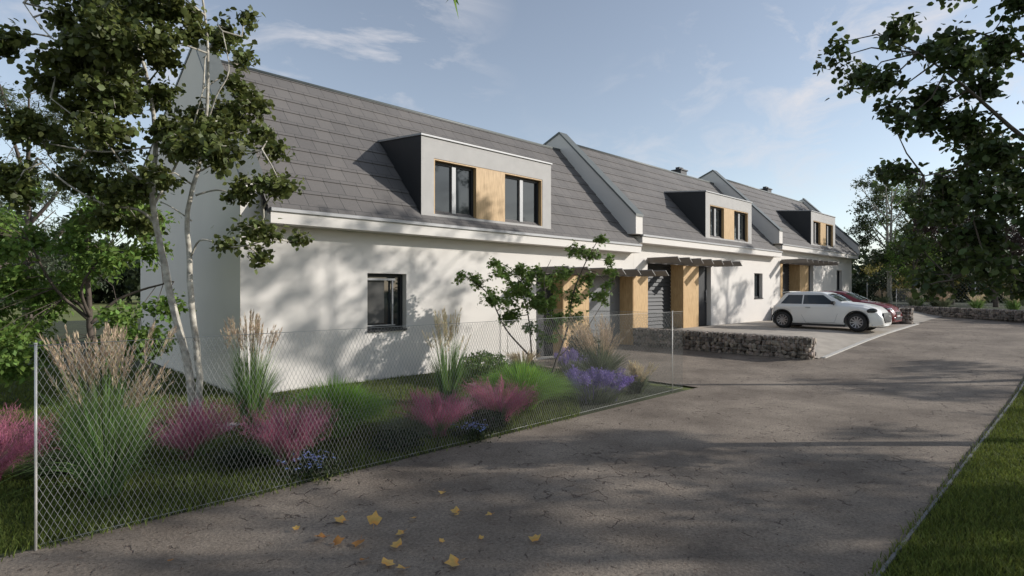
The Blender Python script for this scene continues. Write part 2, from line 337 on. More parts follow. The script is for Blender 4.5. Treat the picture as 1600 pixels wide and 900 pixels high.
def house(name, label, u0, u1, gz0, holes, zc, dorm, wins, doors, woods, canopy, chim=None, first=False, wu0=None, fend=None):
    """gz0: rise of this house's roof above the first house"""
    z = gz0
    R = root(name, ((u0+u1)/2, VW, zc), label, 'house', 'terraced houses with grey pitched roofs')
    ox, oy, oz = R.location
    def off(o):
        o.location = (-ox, -oy, -oz); return o
    back_v, back_z = 16.8, 4.35+z
    zb, zt = 2.78+z, 3.02+z; zrg = 6.23+z
    w = MB(); ztop = zb+.18
    wall_holes(w, wu0 or u0, u1, zc-1.0, ztop, VW, holes, .2)
    # gables and back
    zroofw = zt+SL*(VW-VF)-.1
    for uu in ((wu0 or u0)+.002, u1-.002):
        w.add([(uu,VW,zc-1),(uu,back_v,zc-1),(uu,back_v,back_z-.1),(uu,VR,zrg-.12),(uu,VW,zroofw)], [(0,1,2,3,4)])
    w.add([(u0,back_v,zc-1),(u1,back_v,zc-1),(u1,back_v,back_z),(u0,back_v,back_z)], [(0,1,2,3)])
    off(w.build('wall', render_white, R))
    # fascia box and gutter
    fu0 = u0+.34
    fu1 = fend or (u1+.28 if name != 'end_house' else u1)
    f = MB(); f.prism([(VF,zb),(VW+.0,zb),(VW,zt-.03),(VF,zt-.03)], fu0, fu1)
    off(f.build('fascia', render_white, R))
    f = MB(); f.prism([(VF-.035,zt-.05),(VF-.002,zt-.05),(VF-.002,zt-.03),(VF+.06,zt-.025),(VF+.06,zt+.03),(VF-.035,zt+.0)], fu0, fu1)
    off(f.build('gutter', alu, R))
    # roof: courses of tiles stepping up the slope
    r = MB(); n = int((VR-VF)/(.36*math.cos(math.atan(SL))))
    lv = math.hypot(1, SL); du = fu1
    pts = []
    a0 = u0+.3; a1 = (fend-.1) if fend else u1+.01
    dc = .42/lv
    v = VF+.02; prof = []
    while v < VR:
        v2 = min(v+dc, VR); z1_ = zt+SL*(v-VF); z2_ = zt+SL*(v2-VF)
        nx, nz = -SL/lv, 1/lv
        prof += [(v+nx*.016, z1_+nz*.016), (v2, z2_)]
        v = v2
    base = [(VR, zrg-.14), (VF+.02, zt-.10)]
    poly = prof+base
    # quads strip by strip so that the profile stays clean
    for (p, q) in zip(poly, poly[1:]+poly[:1]):
        r.add([(a0,*p),(a1,*p),(a1,*q),(a0,*q)], [(0,1,2,3)])
    # back slope
    r.add([(a0,VR,zrg),(a1,VR,zrg),(a1,back_v+.3,back_z-.1),(a0,back_v+.3,back_z-.1)], [(0,1,2,3)])
    ro = off(r.build('roof', roof_tile, R))
    rc = MB(); rc.tube([(a0,VR,zrg-.01),(a1,VR,zrg-.01)], .05, 8)
    rco = rc.build('ridge_cap', cap_metal, ro)
    if chim:
        for cu, cv in chim:
            c = MB(); c.box(cu, cu+.5, cv, cv+.42, zrg-.5, zrg+.34); c.box(cu-.04, cu+.54, cv-.04, cv+.46, zrg+.34, zrg+.39)
            for k in (.1, .3): c.box(cu+k-.02, cu+k+.12, cv+.12, cv+.3, zrg+.39, zrg+.5)
            c.build('chimney', dark_board, ro)
    # raised gable parapet on the near side
    zp = 6.45+z; pv0 = VW-.002 if first else VF-.004
    pv_ = VR; s2 = (zp-(3.486+z))/(VR-9.09)
    zk = 3.50 if first else 3.486+z+s2*(pv0-9.09)
    low = zt+.0 if not first else zc-1
    bs = (zp-(back_z+.25))/(back_v-VR)
    body = [(pv0, low), (back_v, zc-1 if first else back_z-.6), (back_v, back_z+.25), (VR, zp), (pv0, zk)]
    if not first:
        body = [(pv0, low-.0), (VW, low-.0), (back_v, back_z-.6), (back_v, back_z+.25), (VR, zp), (pv0, zk)]
    p = MB(); p.prism(body, u0-.003, u0+.34)
    po = off(p.build('parapet', render_white, R))
    cp = MB(); t = .05
    cp.prism([(pv0-.02, zk-.02), (VR, zp), (VR, zp+t*1.3), (pv0-.02, zk+t)], u0-.025, u0+.36)
    cp.prism([(VR, zp), (back_v+.02, back_z+.25), (back_v+.02, back_z+.25+t), (VR, zp+t*1.3)], u0-.025, u0+.36)
    cp.build('coping', cap_metal, po)
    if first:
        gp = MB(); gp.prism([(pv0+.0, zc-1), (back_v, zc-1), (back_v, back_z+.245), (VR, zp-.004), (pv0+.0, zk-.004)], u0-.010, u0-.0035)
        off(gp.build('gable_end', gable_shade_lift, R))  # thin skin over the white gable, shaded side brightened by its colour
    # dark flashing at the foot of the parapet
    # dormer
    du0, du1, dz = dorm
    zf0 = zt+SL*(.15); zf1 = 4.78+z; dv = 9.30
    zfr = zt+SL*(dv-VF)
    vb = dv+(zf1-zfr)/(SL-.1); zb2 = zf1+.1*(vb-dv)
    d = MB(); ha, hb, hc, hd = du0+.31, du1-.31, zfr+.06, zf1-.41
    wall_holes(d, du0, du1, zfr-.15, zf1, dv, [(ha, hb, hc, hd, .22)], .22)
    do = off(d.build('dormer', grey_render, R))
    for cu, s in ((du0, -1), (du1, 1)):
        ck = MB()
        x0_, x1_ = (cu+.001, cu+.05) if s < 0 else (cu-.05, cu-.001)
        ck.prism([(dv+.002, zfr-.15), (vb+.1, zb2-.05), (vb, zb2-.002), (dv+.002, zf1-.002)], x0_, x1_)
        ck.build('cheek', anthracite, do)
    dr = MB(); dr.prism([(dv-.03, zf1), (vb+.06, zb2+.004), (vb+.06, zb2+.045), (dv-.03, zf1+.035)], du0-.02, du1+.02)
    dr.build('dormer_roof', alu, do)
    ws = hb-ha; wa = ws*.35; pb = ws*.265
    lin = MB()
    lin.box(hb-.03, hb-.002, dv+.01, dv+.218, hc, hd); lin.box(ha+.002, ha+.03, dv+.01, dv+.218, hc, hd)
    lin.box(ha+.03, hb-.03, dv+.01, dv+.218, hd-.03, hd-.002)
    lin.build('wood_lining', wood, do)
    pn = MB(); pn.box(ha+wa, ha+wa+pb, dv+.006, dv+.2, hc+.003, hd-.032)
    for k in range(1, 6): pass
    pn.build('wood_panel', wood, do)
    bt = MB(); bt.box(ha+.03, hb-.03, dv+.19, dv+.218, hc, hd-.03); bt.build('backing', dark_board, do)
    window(do, 'window', ha+.032, ha+wa-.004, hc+.004, hd-.034, dv+.10, 2, anthracite, alu)
    window(do, 'window', ha+wa+pb+.004, hb-.034, hc+.004, hd-.034, dv+.10, 2, anthracite, alu)
    # ground floor windows
    for (a, b, c, dd, lvs, curt) in wins:
        wdo = window(R, 'window', a+.01, b-.01, c+.01, dd-.01, VW+.13, lvs, anthracite, anthracite); off(wdo)
        si = MB(); si.box(a-.0, b+.0, VW-.035, VW+.128, c-.03, c+.004); si.build('sill', anthracite, wdo)
        if curt:
            cu = MB(); cu.box(a+.07, a+(b-a)*.52, VW+.150, VW+.163, c+.12, dd-.09); cu.build('blind', curtain, wdo)
            cu = MB(); cu.box(a+.02, b-.2, VW+.09, VW+.125, dd-.13, dd-.09); cu.box(b-.27, b-.245, VW+.09, VW+.125, c+.09, dd-.13); cu.box(a+.02, b-.2, VW+.09, VW+.125, c+.07, c+.09); cu.build('sash', alu, wdo)
        rv = MB(); rv.box(a+.002, b-.002, VW+.199, VW+.21, c+.002, dd-.002); rv.build('reveal_back', black_trim, wdo)
    for (kind, a, b, c, dd, vv) in doors:
        q = MB()
        if kind == 'louvre':
            k = c
            while k < dd-.05:
                q.prism([(vv-.02,k),(vv+.03,k+.02),(vv+.03,k+.10),(vv+.02,k+.11)], a, b); k += .125
            q.box(a, b, vv+.031, vv+.05, c, dd)
            off(q.build('garage_door', louvre_m, R))
        elif kind == 'garage':
            for k in range(4):
                q.box(a, b, vv, vv+.04, c+(dd-c)*k/4+.006, c+(dd-c)*(k+1)/4-.006)
            q.box(a, b, vv+.041, vv+.05, c, dd)
            off(q.build('garage_door', garage_grey, R))
        else:
            q.box(a, b, vv, vv+.05, c, dd); q.box(a+.08, a+.1, vv-.02, vv, c+.08, dd-.08); dq = off(q.build('front_door', anthracite, R))
            hq = MB(); hq.tube([(b-.12, vv-.05, c+.8), (b-.12, vv-.05, c+1.25)], .012, 6)
            hq.tube([(b-.12, vv-.05, c+.85), (b-.12, vv, c+.85)], .01, 6); hq.tube([(b-.12, vv-.05, c+1.2), (b-.12, vv, c+1.2)], .01, 6); hq.build('handle', alu, dq)
            gq = MB(); gq.box(a+.15, a+.3, vv-.004, vv-.001, c+.3, dd-.25); gq.build('door_glass', glass, dq)
    for (a, b, c, dd, v0, v1) in woods:
        q = MB(); q.box(a, b, v0, v1, c, dd); o = off(q.build('wood_pillar', wood, R))
    # canopy of tilted slats
    ca, cb, cz = canopy
    q = MB(); q.box(ca, cb, VW-.06, VW-.003, cz-.14, cz-.02); fr = q.build('canopy', canopy_metal, R); off(fr)
    n = int(round((cb-ca)/.69)); st = (cb-ca)/n
    for k in range(n+1):
        x = ca+k*st; q = MB(); w_, h_, t_ = .17, .14, .022
        y0, y1 = 8.4, VW-.064
        vs = []
        for y in (y0, y1): vs += [(x-w_*.5,y,cz), (x+w_*.5,y,cz-h_), (x+w_*.5+t_,y,cz-h_+.01), (x-w_*.5+t_,y,cz+.02)]
        q.add(vs, [(3,2,1,0),(4,5,6,7),(0,1,5,4),(1,2,6,5),(2,3,7,6),(3,0,4,7)])
        q.build('slat', canopy_metal, fr)
    return R
U0, U1, U2, U3 = 3.12, 13.72, 24.2, 35.4
d = 2.2
house('row_house', 'nearest white house, behind the double-trunk birch, with one square window in its long wall', U0, 14.12, 0,
      [(5.37,6.23,.94,2.02,.2), (9.95,10.95,0,2.16,.35), (12.0,14.09,0,2.16,.5)], 0, (6.45, 10.28, 0),
      [(5.37,6.23,.94,2.02,1,True)], [('door',9.96,10.94,.01,2.15,VW+.33), ('garage',12.01,14.06,.01,2.15,VW+.46)],
      [(10.95,12.0,.01,2.155,VW-.012,VW+.1), (10.93,10.96,.01,2.155,VW-.012,VW+.33)],
      (9.95, 14.15, 2.24), first=True, fend=14.0)
F2 = .45; T2 = F2+2.15
house('row_house', 'middle white house of the row, behind the two parked cars', U1, U2, .30,
      [(14.86,17.0,F2,T2,.5), (18.0,18.92,F2,T2,.2), (22.55,23.35,1.38,2.38,.2)], F2, (18.15, 21.85, 0),
      [(22.55,23.35,1.38,2.38,1,False)], [('louvre',14.87,16.99,F2+.01,T2-.01,VW+.46), ('door',18.01,18.91,F2+.01,T2-.01,VW+.16)],
      [(17.0,18.0,F2,T2,VW-.012,VW+.1), (16.975,17.003,F2,T2,VW-.012,VW+.455), (14.102,14.86,.0,2.22,VW-.012,VW-.001), (14.065,14.089,.01,2.158,VW-.010,VW+.455)],
      (14.8, 18.9, 2.66), chim=[(22.0, 12.4)], wu0=14.125)
F3 = .80; T3 = F3+2.12
house('end_house', 'last white house of the row, at the far end beside the garden trees', U2, U3, .63,
      [(25.45,27.5,F3,T3,.5), (28.6,29.3,F3,T3,.2), (32.8,33.7,1.7,2.75,.2)], F3, (28.4, 31.9, 0),
      [(32.8,33.7,1.7,2.75,1,False)], [('louvre',25.46,27.49,F3+.01,T3-.01,VW+.46), ('door',28.61,29.29,F3+.01,T3-.01,VW+.16)],
      [(27.5,28.6,F3,T3,VW-.012,VW+.1), (27.475,27.503,F3,T3,VW-.012,VW+.455), (25.2,25.45,F3,T3,VW-.012,VW+.1)],
      (25.2, 29.2, 3.0), chim=[(31.2, 12.4)])
# far-side parapet of the last house belongs to it
er = bpy.data.objects['end_house']
p = MB(); z = .63
p.prism([(VF, 3.03+z), (VR, 6.1+z), (16.8, 4.2+z), (16.8, 4.6+z), (VR, 6.45+z), (VF, 3.5+z)], U3+.002, U3+.3)
o = p.build('parapet', render_white, er); o.location = tuple(-Vector(er.location))
p = MB(); p.prism([(VF-.02, 3.48+z), (VR, 6.451+z), (VR, 6.52+z), (VF-.02, 3.55+z)], U3-.02, U3+.32); p.build('coping', cap_metal, o)

# ---------------------------------------------------------------- vegetation helpers
def rng(seed): return np.random.default_rng(seed)
def rot_rand(n, g, tilt):
    """random rotation matrices: spin about z, then tilt about a random axis"""
    a = g.uniform(0, 2*np.pi, n); b = g.normal(0, tilt, n); c = g.normal(0, tilt, n)
    ca, sa, cb, sb, cc, sc = np.cos(a), np.sin(a), np.cos(b), np.sin(b), np.cos(c), np.sin(c)
    Rz = np.zeros((n,3,3)); Rz[:,0,0]=ca; Rz[:,0,1]=-sa; Rz[:,1,0]=sa; Rz[:,1,1]=ca; Rz[:,2,2]=1
    Rx = np.zeros((n,3,3)); Rx[:,0,0]=1; Rx[:,1,1]=cb; Rx[:,1,2]=-sb; Rx[:,2,1]=sb; Rx[:,2,2]=cb
    Ry = np.zeros((n,3,3)); Ry[:,1,1]=1; Ry[:,0,0]=cc; Ry[:,0,2]=sc; Ry[:,2,0]=-sc; Ry[:,2,2]=cc
    return Rz@Rx@Ry
LEAF = {   # folded leaf outlines: vertices and faces (quads)
 'oval': (np.array([(0,0,0),(.42,.32,.07),(.36,.72,.04),(0,1.05,-.08),(-.36,.72,.04),(-.42,.32,.07),(0,.5,-.04)]),
          [(0,1,2,6),(6,2,3,4),(0,6,4,5)]),
 'kite': (np.array([(0,0,0),(.32,.45,.06),(0,1,-.05),(-.32,.45,.06)]), [(0,1,2,3)]),
 'slim': (np.array([(0,0,0),(.14,.45,.03),(0,1.1,-.05),(-.14,.45,.03)]), [(0,1,2,3)]),
 'palm': (np.array([(0,0,0),(.5,.15,.02),(.22,.42,.03),(.45,.85,0),(.1,.62,.02),(0,1.15,-.05),(-.1,.62,.02),(-.45,.85,0),(-.22,.42,.03),(-.5,.15,.02)]),
          [(0,1,2,8),(0,2,8,9),(2,3,4,6),(4,5,6,8),(6,7,8,2)]),
}
def leaves(pos, size, g, shape='oval', tilt=.7, droop=.5, jit=.35):
    T, F = LEAF[shape]; n = len(pos); s = size*g.uniform(1-jit, 1+jit, (n,1,1))
    R = rot_rand(n, g, tilt)
    D = np.zeros((3,3)); cd, sdn = math.cos(-droop), math.sin(-droop); D = np.array([[1,0,0],[0,cd,-sdn],[0,sdn,cd]])
    V = (T@D.T)[None]*s; V = np.einsum('nij,nkj->nki', R, V)+np.asarray(pos)[:,None,:]
    k = len(T); Fi = (np.array(F)[None]+(np.arange(n)*k)[:,None,None]).reshape(-1,4)
    return V.reshape(-1,3), Fi
def strips(P, w, g):
    """P (n,k,3) centre lines, w (k,) half widths -> ribbons"""
    n, k, _ = P.shape; a = g.uniform(0, np.pi, n); s = np.stack([np.cos(a), np.sin(a), np.zeros(n)], 1)[:,None,:]
    w = np.asarray(w)
    if w.ndim == 1: w = np.tile(w[None], (n,1))
    V = np.stack([P-s*w[:,:,None], P+s*w[:,:,None]], 2).reshape(-1,3)
    i = np.arange(k-1); f = np.stack([2*i, 2*i+1, 2*i+3, 2*i+2], 1)
    F = (f[None]+(np.arange(n)*2*k)[:,None,None]).reshape(-1,4)
    return V, F
def arcs(n, g, r0, h, spread, k=6, hj=.25, droop=.0, lean=None, squash=1.0, smooth=False):
    """blades starting in a disc r0, rising h, fanning out by spread"""
    nc = int(n*.6) if smooth else max(12, int(n**.5*1.7)); ci = g.integers(0, nc, n)
    a = g.uniform(0, 2*np.pi, nc)[ci]+g.normal(0, .13, n); q = np.clip(np.sqrt(g.uniform(0, 1, nc))[ci]+g.normal(0, .08, n), .02, 1.05); d = np.stack([np.cos(a), np.sin(a)*squash], 1)
    H = h*g.uniform(1-hj*.8, 1.06, nc)[ci]*g.uniform(1-hj*.5, 1.0, n); sp = spread*q*g.uniform(.6, 1.15, n)
    t = np.linspace(0, 1, k)[None]
    out = r0*q[:,None]+sp[:,None]*t**1.6
    z = H[:,None]*(t-(droop*q[:,None])*t**2.5)
    P = np.stack([d[:,0,None]*out, d[:,1,None]*out, z], 2)
    return P, a
def join(*vf):
    V = []; F = []; b = 0
    for v, f in vf: V.append(v); F.append(f+b); b += len(v)
    return np.concatenate(V), np.concatenate(F)
VDIR = np.array([.7205, -.693, 0])
def tree(name, label, cat, base, rz, limbs, clusters, leafm, barkm, lsize, per_twig, seed, shape='oval', tilt=.7, twig_r=.006, group=None, droop=.5, spreadj=.05, near_limbs=None):
    """limbs: list of ([(x,y,z)...], r0, r1); clusters: (x,y,z, rx,ry,rz, twigs)"""
    g = rng(seed); R = root(name, base, label, cat, group, rz)
    m = MB(); pts_all = []
    for pts, r0, r1 in limbs:
        P = [Vector(p) for p in pts]; Q = []
        for i in range(len(P)-1):
            p0 = P[max(i-1,0)]; p1 = P[i]; p2 = P[i+1]; p3 = P[min(i+2,len(P)-1)]
            for t in (0, .25, .5, .75):
                Q.append(.5*((2*p1)+(p2-p0)*t+(2*p0-5*p1+4*p2-p3)*t*t+(3*p1-p0-3*p2+p3)*t**3))
        Q.append(P[-1])
        n = len(Q); rr = [r0+(r1-r0)*(i/(n-1)) for i in range(n)]
        jitter = [Vector(g.normal(0, r*.12, 3)) for r in rr]; Q = [q+j for q, j in zip(Q, jitter)]
        m.tube(Q, rr, 8 if r0 > .03 else 5); pts_all += [np.array(q) for q in Q[n//3:]]
    A = np.array(pts_all); pos = []
    for (x, y, z_, rx, ry, rz_, nt_) in clusters:
        c = np.array([x, y, z_]); dist = np.linalg.norm(A-c, axis=1); near = A[np.argsort(dist)[:4]]
        start = near[0]
        if dist.min() > .15:   # branch reaching the cluster
            mid = (start+c)/2+g.normal(0, .06, 3)+np.array([0,0,.05*dist.min()])
            m.tube([start, mid, c], [twig_r*2.6, twig_r*1.8, twig_r], 5, cap=False)
        for k in range(int(nt_)):
            dd = g.normal(0, 1, 3); dd /= np.linalg.norm(dd); e_ = c+dd*np.array([rx,ry,rz_])*g.uniform(.55, 1.05)
            s_ = c+dd*np.array([rx,ry,rz_])*g.uniform(0, .2)
            md = (s_+e_)/2+np.array([0,0,.12*np.linalg.norm(e_-s_)])+g.normal(0, .03, 3)
            m.tube([s_, md, e_], [twig_r, twig_r*.7, twig_r*.35], 3, cap=False)
            t = g.uniform(.1, 1.06, per_twig)[:,None]
            p = (1-t)**2*s_+2*t*(1-t)*md+t*t*e_
            pos.append(p+g.normal(0, spreadj, (per_twig, 3)))
    pos = np.concatenate(pos)
    tr = m.build('trunk', barkm, R)
    V, F = leaves(pos, lsize, g, shape, tilt, droop)
    np_mesh('crown', V, F, leafm, R)
    return R
def blob_clusters(g, n, cx, cy, cz, rx, ry, rz, cr, tw):
    out = []
    for i in range(n):
        d_ = g.normal(0, 1, 3); d_ /= np.linalg.norm(d_); q = g.uniform(.35, 1)**.5
        s = cr*g.uniform(.6, 1.25)
        out.append((cx+d_[0]*rx*q, cy+d_[1]*ry*q, cz+d_[2]*rz*q, s, s, s*.65, tw))
    return out
def auto_tree(name, label, cat, base, h, crown, leafm, barkm, lsize, seed, n=26, tw=14, per=9, cr=.7, r0=.12, trunk_top=.6, stems=1, shape='kite', group=None, tilt=.8):
    """free standing tree: crown=(rx, rz, z centre)"""
    g = rng(seed); rx, rz_, zc_ = crown; limbs = []
    for s in range(stems):
        a = g.uniform(0, 6.28); of = .12*(stems > 1); lean = g.normal(0, .25, 2)+(np.array([math.cos(a), math.sin(a)])*.5 if stems > 1 else 0)
        top = (lean[0], lean[1], zc_+rz_*.6)
        limbs.append(([(math.cos(a)*of, math.sin(a)*of, -.1), (lean[0]*.3, lean[1]*.3, h*.3), (lean[0]*.7, lean[1]*.7, zc_), top], r0, r0*.2))
        for k in range(6):
            b = g.uniform(0, 6.28); z0 = zc_-rz_*g.uniform(.3, .8)+k*.12*rz_; e = rx*g.uniform(.5, .85)
            limbs.append(([(lean[0]*.4, lean[1]*.4, z0), (math.cos(b)*e*.5, math.sin(b)*e*.5, z0+rz_*.3), (math.cos(b)*e, math.sin(b)*e, z0+rz_*.7)], r0*.42, r0*.1))
    cl = blob_clusters(g, n, 0, 0, zc_, rx, rx, rz_, cr, tw)
    return tree(name, label, cat, base, g.uniform(0, 6), limbs, cl, leafm, barkm, lsize, per, seed+1, shape, tilt, group=group, spreadj=cr*.12)
RZ = rad(-43.9)   # local x = to the right seen from the lane entrance, local y = away

# birch with two trunks in the flower bed
def S_(px, py, d=6.97):      # note-keeping: metres right of / above the trunk foot, read off the photograph
    return ((px-305)/126.3, (668-py)/126.3)
def L3(px, py, y=0): a = S_(px, py); return (a[0], y, a[1])
lim = [([L3(302,668), L3(296,590), L3(268,470,.02), L3(247,370), L3(238,300), L3(235,220,.1), L3(215,120,.2), L3(180,20,.3), L3(165,-90,.3)], .052, .012),
       ([L3(308,668), L3(311,590), L3(303,480,-.05), L3(295,400), L3(297,330,-.05), L3(312,250), L3(330,170,-.1), L3(330,60,-.1), L3(315,-50,-.1)], .045, .010),
       ([L3(243,350), L3(225,330,-.1), L3(180,322,-.2), L3(135,295,-.3), L3(90,255,-.3)], .022, .008),
       ([L3(240,320), L3(250,270,.2), L3(275,200,.3), L3(290,120,.4)], .02, .007),
       ([L3(237,290), L3(215,270,-.2), L3(190,230,-.3), L3(120,170,-.4)], .016, .006),
       ([L3(298,400), L3(318,377,-.1), L3(345,380,-.15), L3(372,388,-.2), L3(410,385,-.3), L3(440,375,-.3)], .014, .006),
       ([L3(299,345), L3(270,325), L3(250,315)], .010, .006),
       ([L3(305,305), L3(330,295,.1), L3(355,300,.1), L3(400,320,.2)], .013, .006),
       ([L3(308,270), L3(335,262,-.1), L3(370,255,-.2), L3(420,240,-.2)], .012, .006),
       ([L3(322,200), L3(350,160,-.2), L3(370,120,-.2), L3(360,60,-.2)], .012, .006),
       ([L3(225,180), L3(180,130,-.2), L3(120,80,-.4), L3(80,30,-.4)], .014, .006),
       ([L3(235,230), L3(170,240,-.1), L3(90,230,-.2), L3(30,220,-.3)], .013, .006)]
cl = []
gq = rng(5)
for (px, py, rx, rz_, tw) in [
    (120,60,60,45,30),(70,25,35,30,14),(180,20,60,40,26),(250,30,60,40,22),(310,20,45,30,14),(160,110,65,45,32),(90,130,45,35,16),(230,100,60,50,28),(290,90,45,35,16),
    (340,110,40,30,13),(380,95,25,12,5),(200,165,60,40,28),(130,180,45,35,18),(265,170,45,40,18),(320,160,45,35,16),(370,150,40,22,8),(345,215,50,35,18),(290,230,45,35,16),
    (395,205,40,22,9),(220,225,50,35,18),(150,230,55,35,20),(85,215,45,30,13),(40,205,35,20,9),(25,245,30,25,9),(80,270,55,30,18),(140,280,50,30,16),(60,310,45,28,13),(120,330,50,25,13),
    (190,270,40,30,12),(390,260,45,28,16),(430,230,25,15,6),(350,250,40,25,12),(420,290,45,18,13),(380,300,30,20,9),(450,295,22,12,5),(270,280,35,22,8),(180,340,40,25,10),(200,310,30,20,7),
    (430,368,40,16,10),(390,355,28,16,5),(412,402,22,14,5),(465,372,16,9,3),(365,380,14,10,3),(320,60,35,25,8),(360,45,20,20,4),(385,28,14,10,3),(100,-20,70,40,22),(220,-40,80,50,28),(320,-60,60,50,18),(180,-110,80,50,24)]:
    x, z_ = S_(px, py); depth = gq.uniform(-.9, .9) if rx > 25 else gq.uniform(-.35, .2)
    cl.append((x, depth*.8, z_, rx/126.3*.95, max(.22, rx/126.3*.95), rz_/126.3*.95, tw*1.15))
for i in range(20):
    q = gq.normal(0, 1, 2); px, py = 205+q[0]*95, 130+q[1]*85
    if py > 300 or px > 430: continue
    x, z_ = S_(px, py); cl.append((x, gq.uniform(-.7, .7), z_, .26, .26, .17, 14))
tree('birch_tree', 'slender pale-barked tree with two trunks standing in the flower bed before the house gable', 'tree', (2.01, 7.74, 0), RZ, lim, cl, leaf_birch, bark_pale, .066, 28, 11, 'oval', .75, .005)

# young maple by the front door
def Lm(px, py, y=0): return ((px-862)/74.4, y, (590-py)/74.4)
lim = [([Lm(872,590), Lm(880,568), Lm(897,520,.1), Lm(905,470,.1), Lm(925,420,.1), Lm(945,385,.1)], .03, .006),
       ([Lm(862,590), Lm(835,555), Lm(805,520,-.1), Lm(780,470,-.1), Lm(750,445,-.1)], .025, .006),
       ([Lm(845,585), Lm(842,540), Lm(838,500,.1), Lm(820,440,.1), Lm(790,420,.1)], .02, .006),
       ([Lm(890,540), Lm(870,500,-.3), Lm(860,450,-.4), Lm(870,420,-.4)], .012, .005),
       ([Lm(885,560), Lm(920,530,.2), Lm(960,470,.3)], .012, .005)]
cl = []
for (px, py, rx, rz_, tw) in [(760,450,28,12,9),(745,442,10,6,3),(785,475,22,16,8),(800,440,22,14,9),(790,425,14,10,4),(820,460,26,18,11),(845,440,28,14,11),(870,455,28,20,12),(850,485,28,18,10),(815,500,26,14,7),(895,440,24,16,9),
    (905,405,14,12,5),(930,410,20,14,8),(942,388,10,8,4),(955,420,16,8,4),(925,450,24,18,9),(940,475,22,14,7),(965,436,18,6,4),(905,480,22,18,8),(880,500,24,14,6),(840,520,22,10,5),(870,535,26,8,5),(950,452,14,8,3),(810,480,22,14,7),(870,480,24,16,8)]:
    cl.append(((px-862)/74.4, gq.uniform(-.5, .4), (590-py)/74.4, rx/74.4, rx/74.4, rz_/74.4, tw*1.3))
for i in range(7):
    cl.append(((gq.uniform(775, 930)-862)/74.4, gq.uniform(-.5, .4), (590-gq.uniform(430, 515))/74.4, .22, .22, .15, 9))
tree('young_maple', 'small open green maple on thin stems in front of the entrance canopy', 'tree', (8.2, 7.6, 0), RZ, lim, cl, leaf_maple, bark_dark, .066, 22, 21, 'palm', .6, .004, spreadj=.035)

# leafy tree reaching in at the right
def Ll(px, py, y=0): return ((px-1830)/143., y, (py*-1+698)/143.)
lim = [([Ll(1830,698), Ll(1825,520,.05), Ll(1815,350), Ll(1800,200), Ll(1790,30), Ll(1780,-150)], .11, .03),
       ([Ll(1818,360), Ll(1700,280,-.1), Ll(1600,200,-.1), Ll(1520,130,-.1), Ll(1460,88,-.1)], .035, .006),
       ([Ll(1812,300), Ll(1700,240,.2), Ll(1590,250,.2), Ll(1500,270,.2)], .03, .006),
       ([Ll(1805,220), Ll(1700,120,.1), Ll(1620,60,.1), Ll(1560,40,.1)], .03, .006),
       ([Ll(1820,420), Ll(1700,400,-.2), Ll(1600,390,-.3), Ll(1480,440,-.4)], .03, .006),
       ([Ll(1800,150), Ll(1720,30,.1), Ll(1640,-40,.1)], .03, .008)]
cl = []
for (px, py, rx, rz_, tw) in [(1380,82,55,16,12),(1340,90,30,10,5),(1330,70,22,8,3),(1440,90,50,26,22),(1470,125,40,26,20),(1490,75,30,18,9),(1420,120,45,14,12),(1520,140,45,28,24),(1460,150,35,16,10),(1560,190,50,34,34),(1500,180,40,20,16),
    (1580,130,45,30,20),(1555,45,40,22,16),(1590,20,40,25,18),(1600,70,30,25,14),(1610,210,60,50,40),(1550,250,50,28,28),(1500,240,35,16,10),(1490,260,40,12,9),(1590,280,55,34,34),(1440,192,30,9,5),(1430,198,14,6,2),(1530,290,40,20,14),(1540,330,45,24,18),(1600,350,50,30,26),
    (1660,150,60,60,36),(1700,260,60,60,36),(1680,360,60,50,30),(1640,60,50,40,26),(1560,390,45,22,16),(1500,410,40,18,12),(1470,345,30,14,5),(1490,430,30,14,8),(1610,420,50,25,16),(1500,452,26,8,4),(1660,440,60,35,18),(1700,0,70,60,40),(1800,-80,90,60,50),(1860,100,80,80,50),(1900,250,80,80,50),(1600,-60,60,30,22),(1470,448,18,6,3),(1570,450,30,12,5),(1520,370,40,20,14),(1500,325,34,16,10),(1590,320,45,25,18),(1560,360,40,24,16),(1540,425,36,16,10),(1600,455,40,14,10),(1450,385,24,10,5),(1460,320,22,8,4)]:
    rr = rx/143.
    cl.append(((px-1830)/143., gq.uniform(-.6, .8) if rx > 30 else gq.uniform(-.2, .2), (698-py)/143., rr*.78, rr*.78, rz_/143.*.8, tw*.85))
tree('linden_tree', 'large-leaved green tree reaching in from the right edge above the lane', 'tree', (9.32, -.38, 0), RZ, lim, cl, leaf_linden, bark_dark, .066, 17, 31, 'oval', .55, .004, droop=.7, spreadj=.06)

# tree behind the fence at the left, and the willow-like tree beyond it
def Lt(px, py, y=0): return ((px-142)/102., y, (627-py)/102.)
lim = [([Lt(142,630), Lt(140,540), Lt(138,480), Lt(135,400), Lt(140,300)], .055, .02),
       ([Lt(140,520), Lt(115,485,.2), Lt(70,455,.3), Lt(30,430,.3)], .032, .01), ([Lt(141,505), Lt(165,470,.2), Lt(210,450,.3), Lt(250,440,.3)], .03, .01),
       ([Lt(140,495), Lt(150,450,-.3), Lt(190,400,-.4)], .03, .01), ([Lt(139,500), Lt(110,450,-.3), Lt(80,380,-.4)], .03, .01)]
cl = []
for i in range(62):
    px, py = gq.uniform(-60, 270), gq.uniform(290, 545)
    if 105 < px < 200 and 435 < py < 560: continue
    if ((px-100)/175)**2+((py-420)/150)**2 > 1.05: continue
    cl.append(((px-142)/102., gq.uniform(-1.3, .5), (627-py)/102., .38, .38, .24, 15))
cl += [((x_-142)/102., -.3, (627-y_)/102., .3, .3, .15, 12) for x_, y_ in [(20,555),(50,575),(240,520),(255,535),(225,545),(275,480),(190,545),(90,548)]]
